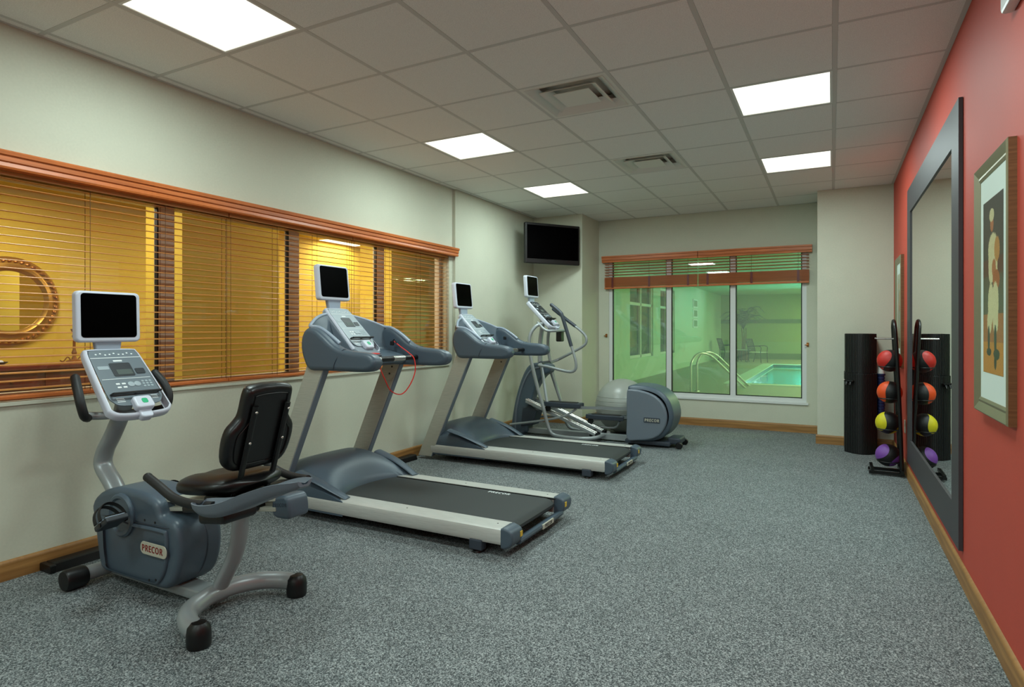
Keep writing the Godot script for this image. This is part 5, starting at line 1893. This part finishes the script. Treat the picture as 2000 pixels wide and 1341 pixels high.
func draw_player(img: Image, w: int, h: int, which: int) -> void:
	# loose brush strokes: dark stand, ochre ground, a player in pale flannels
	var r := RandomNumberGenerator.new()
	r.seed = 77 + which
	for y in h:
		for x in w:
			var v := float(y) / h
			var c := Color(0.23, 0.22, 0.19)
			if v > 0.34: c = Color(0.32, 0.16, 0.10)
			if v > 0.44: c = Color(0.30, 0.27, 0.20)
			if v > 0.66: c = Color(0.62, 0.36, 0.16)
			if v > 0.82: c = Color(0.74, 0.47, 0.12)
			if which == 1:
				c = Color(0.66, 0.68, 0.58).lerp(Color(0.58, 0.50, 0.36), v)
			var n := r.randf_range(-0.05, 0.05)
			img.set_pixel(x, y, Color(c.r + n, c.g + n, c.b + n))
	var blob := func(cx: float, cy: float, rx: float, ry: float, c: Color) -> void:
		for y in range(maxi(0, int((cy - ry) * h)), mini(h, int((cy + ry) * h) + 1)):
			for x in range(maxi(0, int((cx - rx) * w)), mini(w, int((cx + rx) * w) + 1)):
				var e := pow((float(x) / w - cx) / rx, 2) + pow((float(y) / h - cy) / ry, 2)
				if e < 1.0 + r.randf_range(-0.15, 0.15):
					var n := r.randf_range(-0.05, 0.05)
					img.set_pixel(x, y, Color(c.r + n, c.g + n, c.b + n))
	var pale := Color(0.80, 0.77, 0.58)
	var skin := Color(0.66, 0.40, 0.22)
	if which == 1:
		pale = Color(0.50, 0.52, 0.44)
	blob.call(0.50, 0.30, 0.24, 0.10, pale)
	blob.call(0.52, 0.40, 0.21, 0.14, pale)
	blob.call(0.70, 0.30, 0.13, 0.07, Color(0.70, 0.50, 0.24))
	blob.call(0.34, 0.38, 0.07, 0.09, pale)
	blob.call(0.55, 0.40, 0.10, 0.05, skin)
	blob.call(0.45, 0.145, 0.085, 0.048, skin)
	blob.call(0.44, 0.095, 0.12, 0.038, pale)
	blob.call(0.52, 0.50, 0.22, 0.022, Color(0.14, 0.12, 0.10))
	blob.call(0.66, 0.47, 0.17, 0.055, Color(0.62, 0.32, 0.12))
	blob.call(0.40, 0.60, 0.15, 0.12, pale)
	blob.call(0.62, 0.60, 0.16, 0.12, pale)
	blob.call(0.33, 0.70, 0.12, 0.07, pale)
	blob.call(0.63, 0.70, 0.13, 0.07, pale)
	blob.call(0.29, 0.80, 0.055, 0.075, Color(0.12, 0.13, 0.13))
	blob.call(0.62, 0.80, 0.06, 0.08, Color(0.13, 0.17, 0.16))
	blob.call(0.30, 0.875, 0.12, 0.022, Color(0.10, 0.10, 0.10))
	blob.call(0.68, 0.885, 0.15, 0.03, Color(0.11, 0.13, 0.12))
	blob.call(0.62, 0.93, 0.06, 0.04, Color(0.11, 0.13, 0.10))

func small_things() -> void:
	# television on its bracket
	var a := P(-3.44, 2.385, 6.90)
	var b := P(-2.965, 2.385, 7.565)
	var mid := (a + b) / 2
	var right := (b - a).normalized()
	var nrm := right.cross(Vector3.UP)
	var bs := Basis(right, Vector3.UP, nrm)
	var tv := thing("television", "black flat television on the wall bracket at the corner column", "television", mid)
	var w := (b - a).length()
	var g := G.new()
	g.extrude(G.rrect(w, 0.52, 0.012), -0.055, 0.0, 0.008, Transform3D(bs, mid))
	var c := part(tv, "casing", g, M.black_plastic)
	g = G.new()
	g.extrude(G.rrect(w - 0.05, 0.43, 0.004), -0.002, 0.001, 0.0, Transform3D(bs, mid + Vector3(0, 0.014, 0)))
	part(c, "screen", g, M.screen_black, "black screen, switched off")
	g = G.new()
	g.tube(PackedVector3Array([mid - nrm * 0.05, mid - nrm * 0.13, P(-3.36, 2.385, 7.50), P(-3.40, 2.385, ZC - 0.02)]), 0.02, 10)
	g.rbox(P(-3.40, 2.385, ZC - 0.015), Vector3(0.14, 0.20, 0.03), 0.01, 0.006)
	part(tv, "wall_bracket", g, M.black_metal)
	# gym ball
	var bc := P(-2.30, 0.332, 7.32)
	var ball := thing("stability_ball", "large grey inflated exercise ball beside the pool window", "ball", P(-2.30, 0, 7.32))
	g = G.new()
	g.ball(bc, Vector3(0.335, 0.332, 0.335), 48, 30)
	var sk := part(ball, "skin", g, M.ball_grey, "", 60.0)
	g = G.new()
	for k in 6:
		var y := -0.12 + k * 0.048
		var rr := sqrt(0.335 * 0.335 - y * y)
		var pts := []
		for j in 49:
			var an := TAU * j / 48.0
			pts.append(bc + Vector3(cos(an) * rr, y, sin(an) * rr))
		g.tube(G.curve(pts, 1), 0.0022, 6)
	part(sk, "grip_rib", g, M.ball_grey)
	# cable channel along the wall
	var ch := thing("cable_channel", "long black floor cable channel along the wall behind the machines", "cable channel", P(XL + 0.07, 0, 3.3))
	g = G.new()
	g.extrude(PackedVector2Array([Vector2(0, 0), Vector2(0.095, 0), Vector2(0.085, 0.042), Vector2(0.075, 0.048), Vector2(0.012, 0.048), Vector2(0.002, 0.042)]), -1.70, -4.85, 0.003, Transform3D(Basis(), Vector3(XL + 0.022, 0, 0)), 1)
	part(ch, "cover", g, M.black_plastic)
	g = G.new()
	g.rbox(P(XL + 0.07, 0.022, 1.69), Vector3(0.11, 0.044, 0.03), 0.008, 0.005)
	part(ch, "end_cap", g, M.black_plastic)
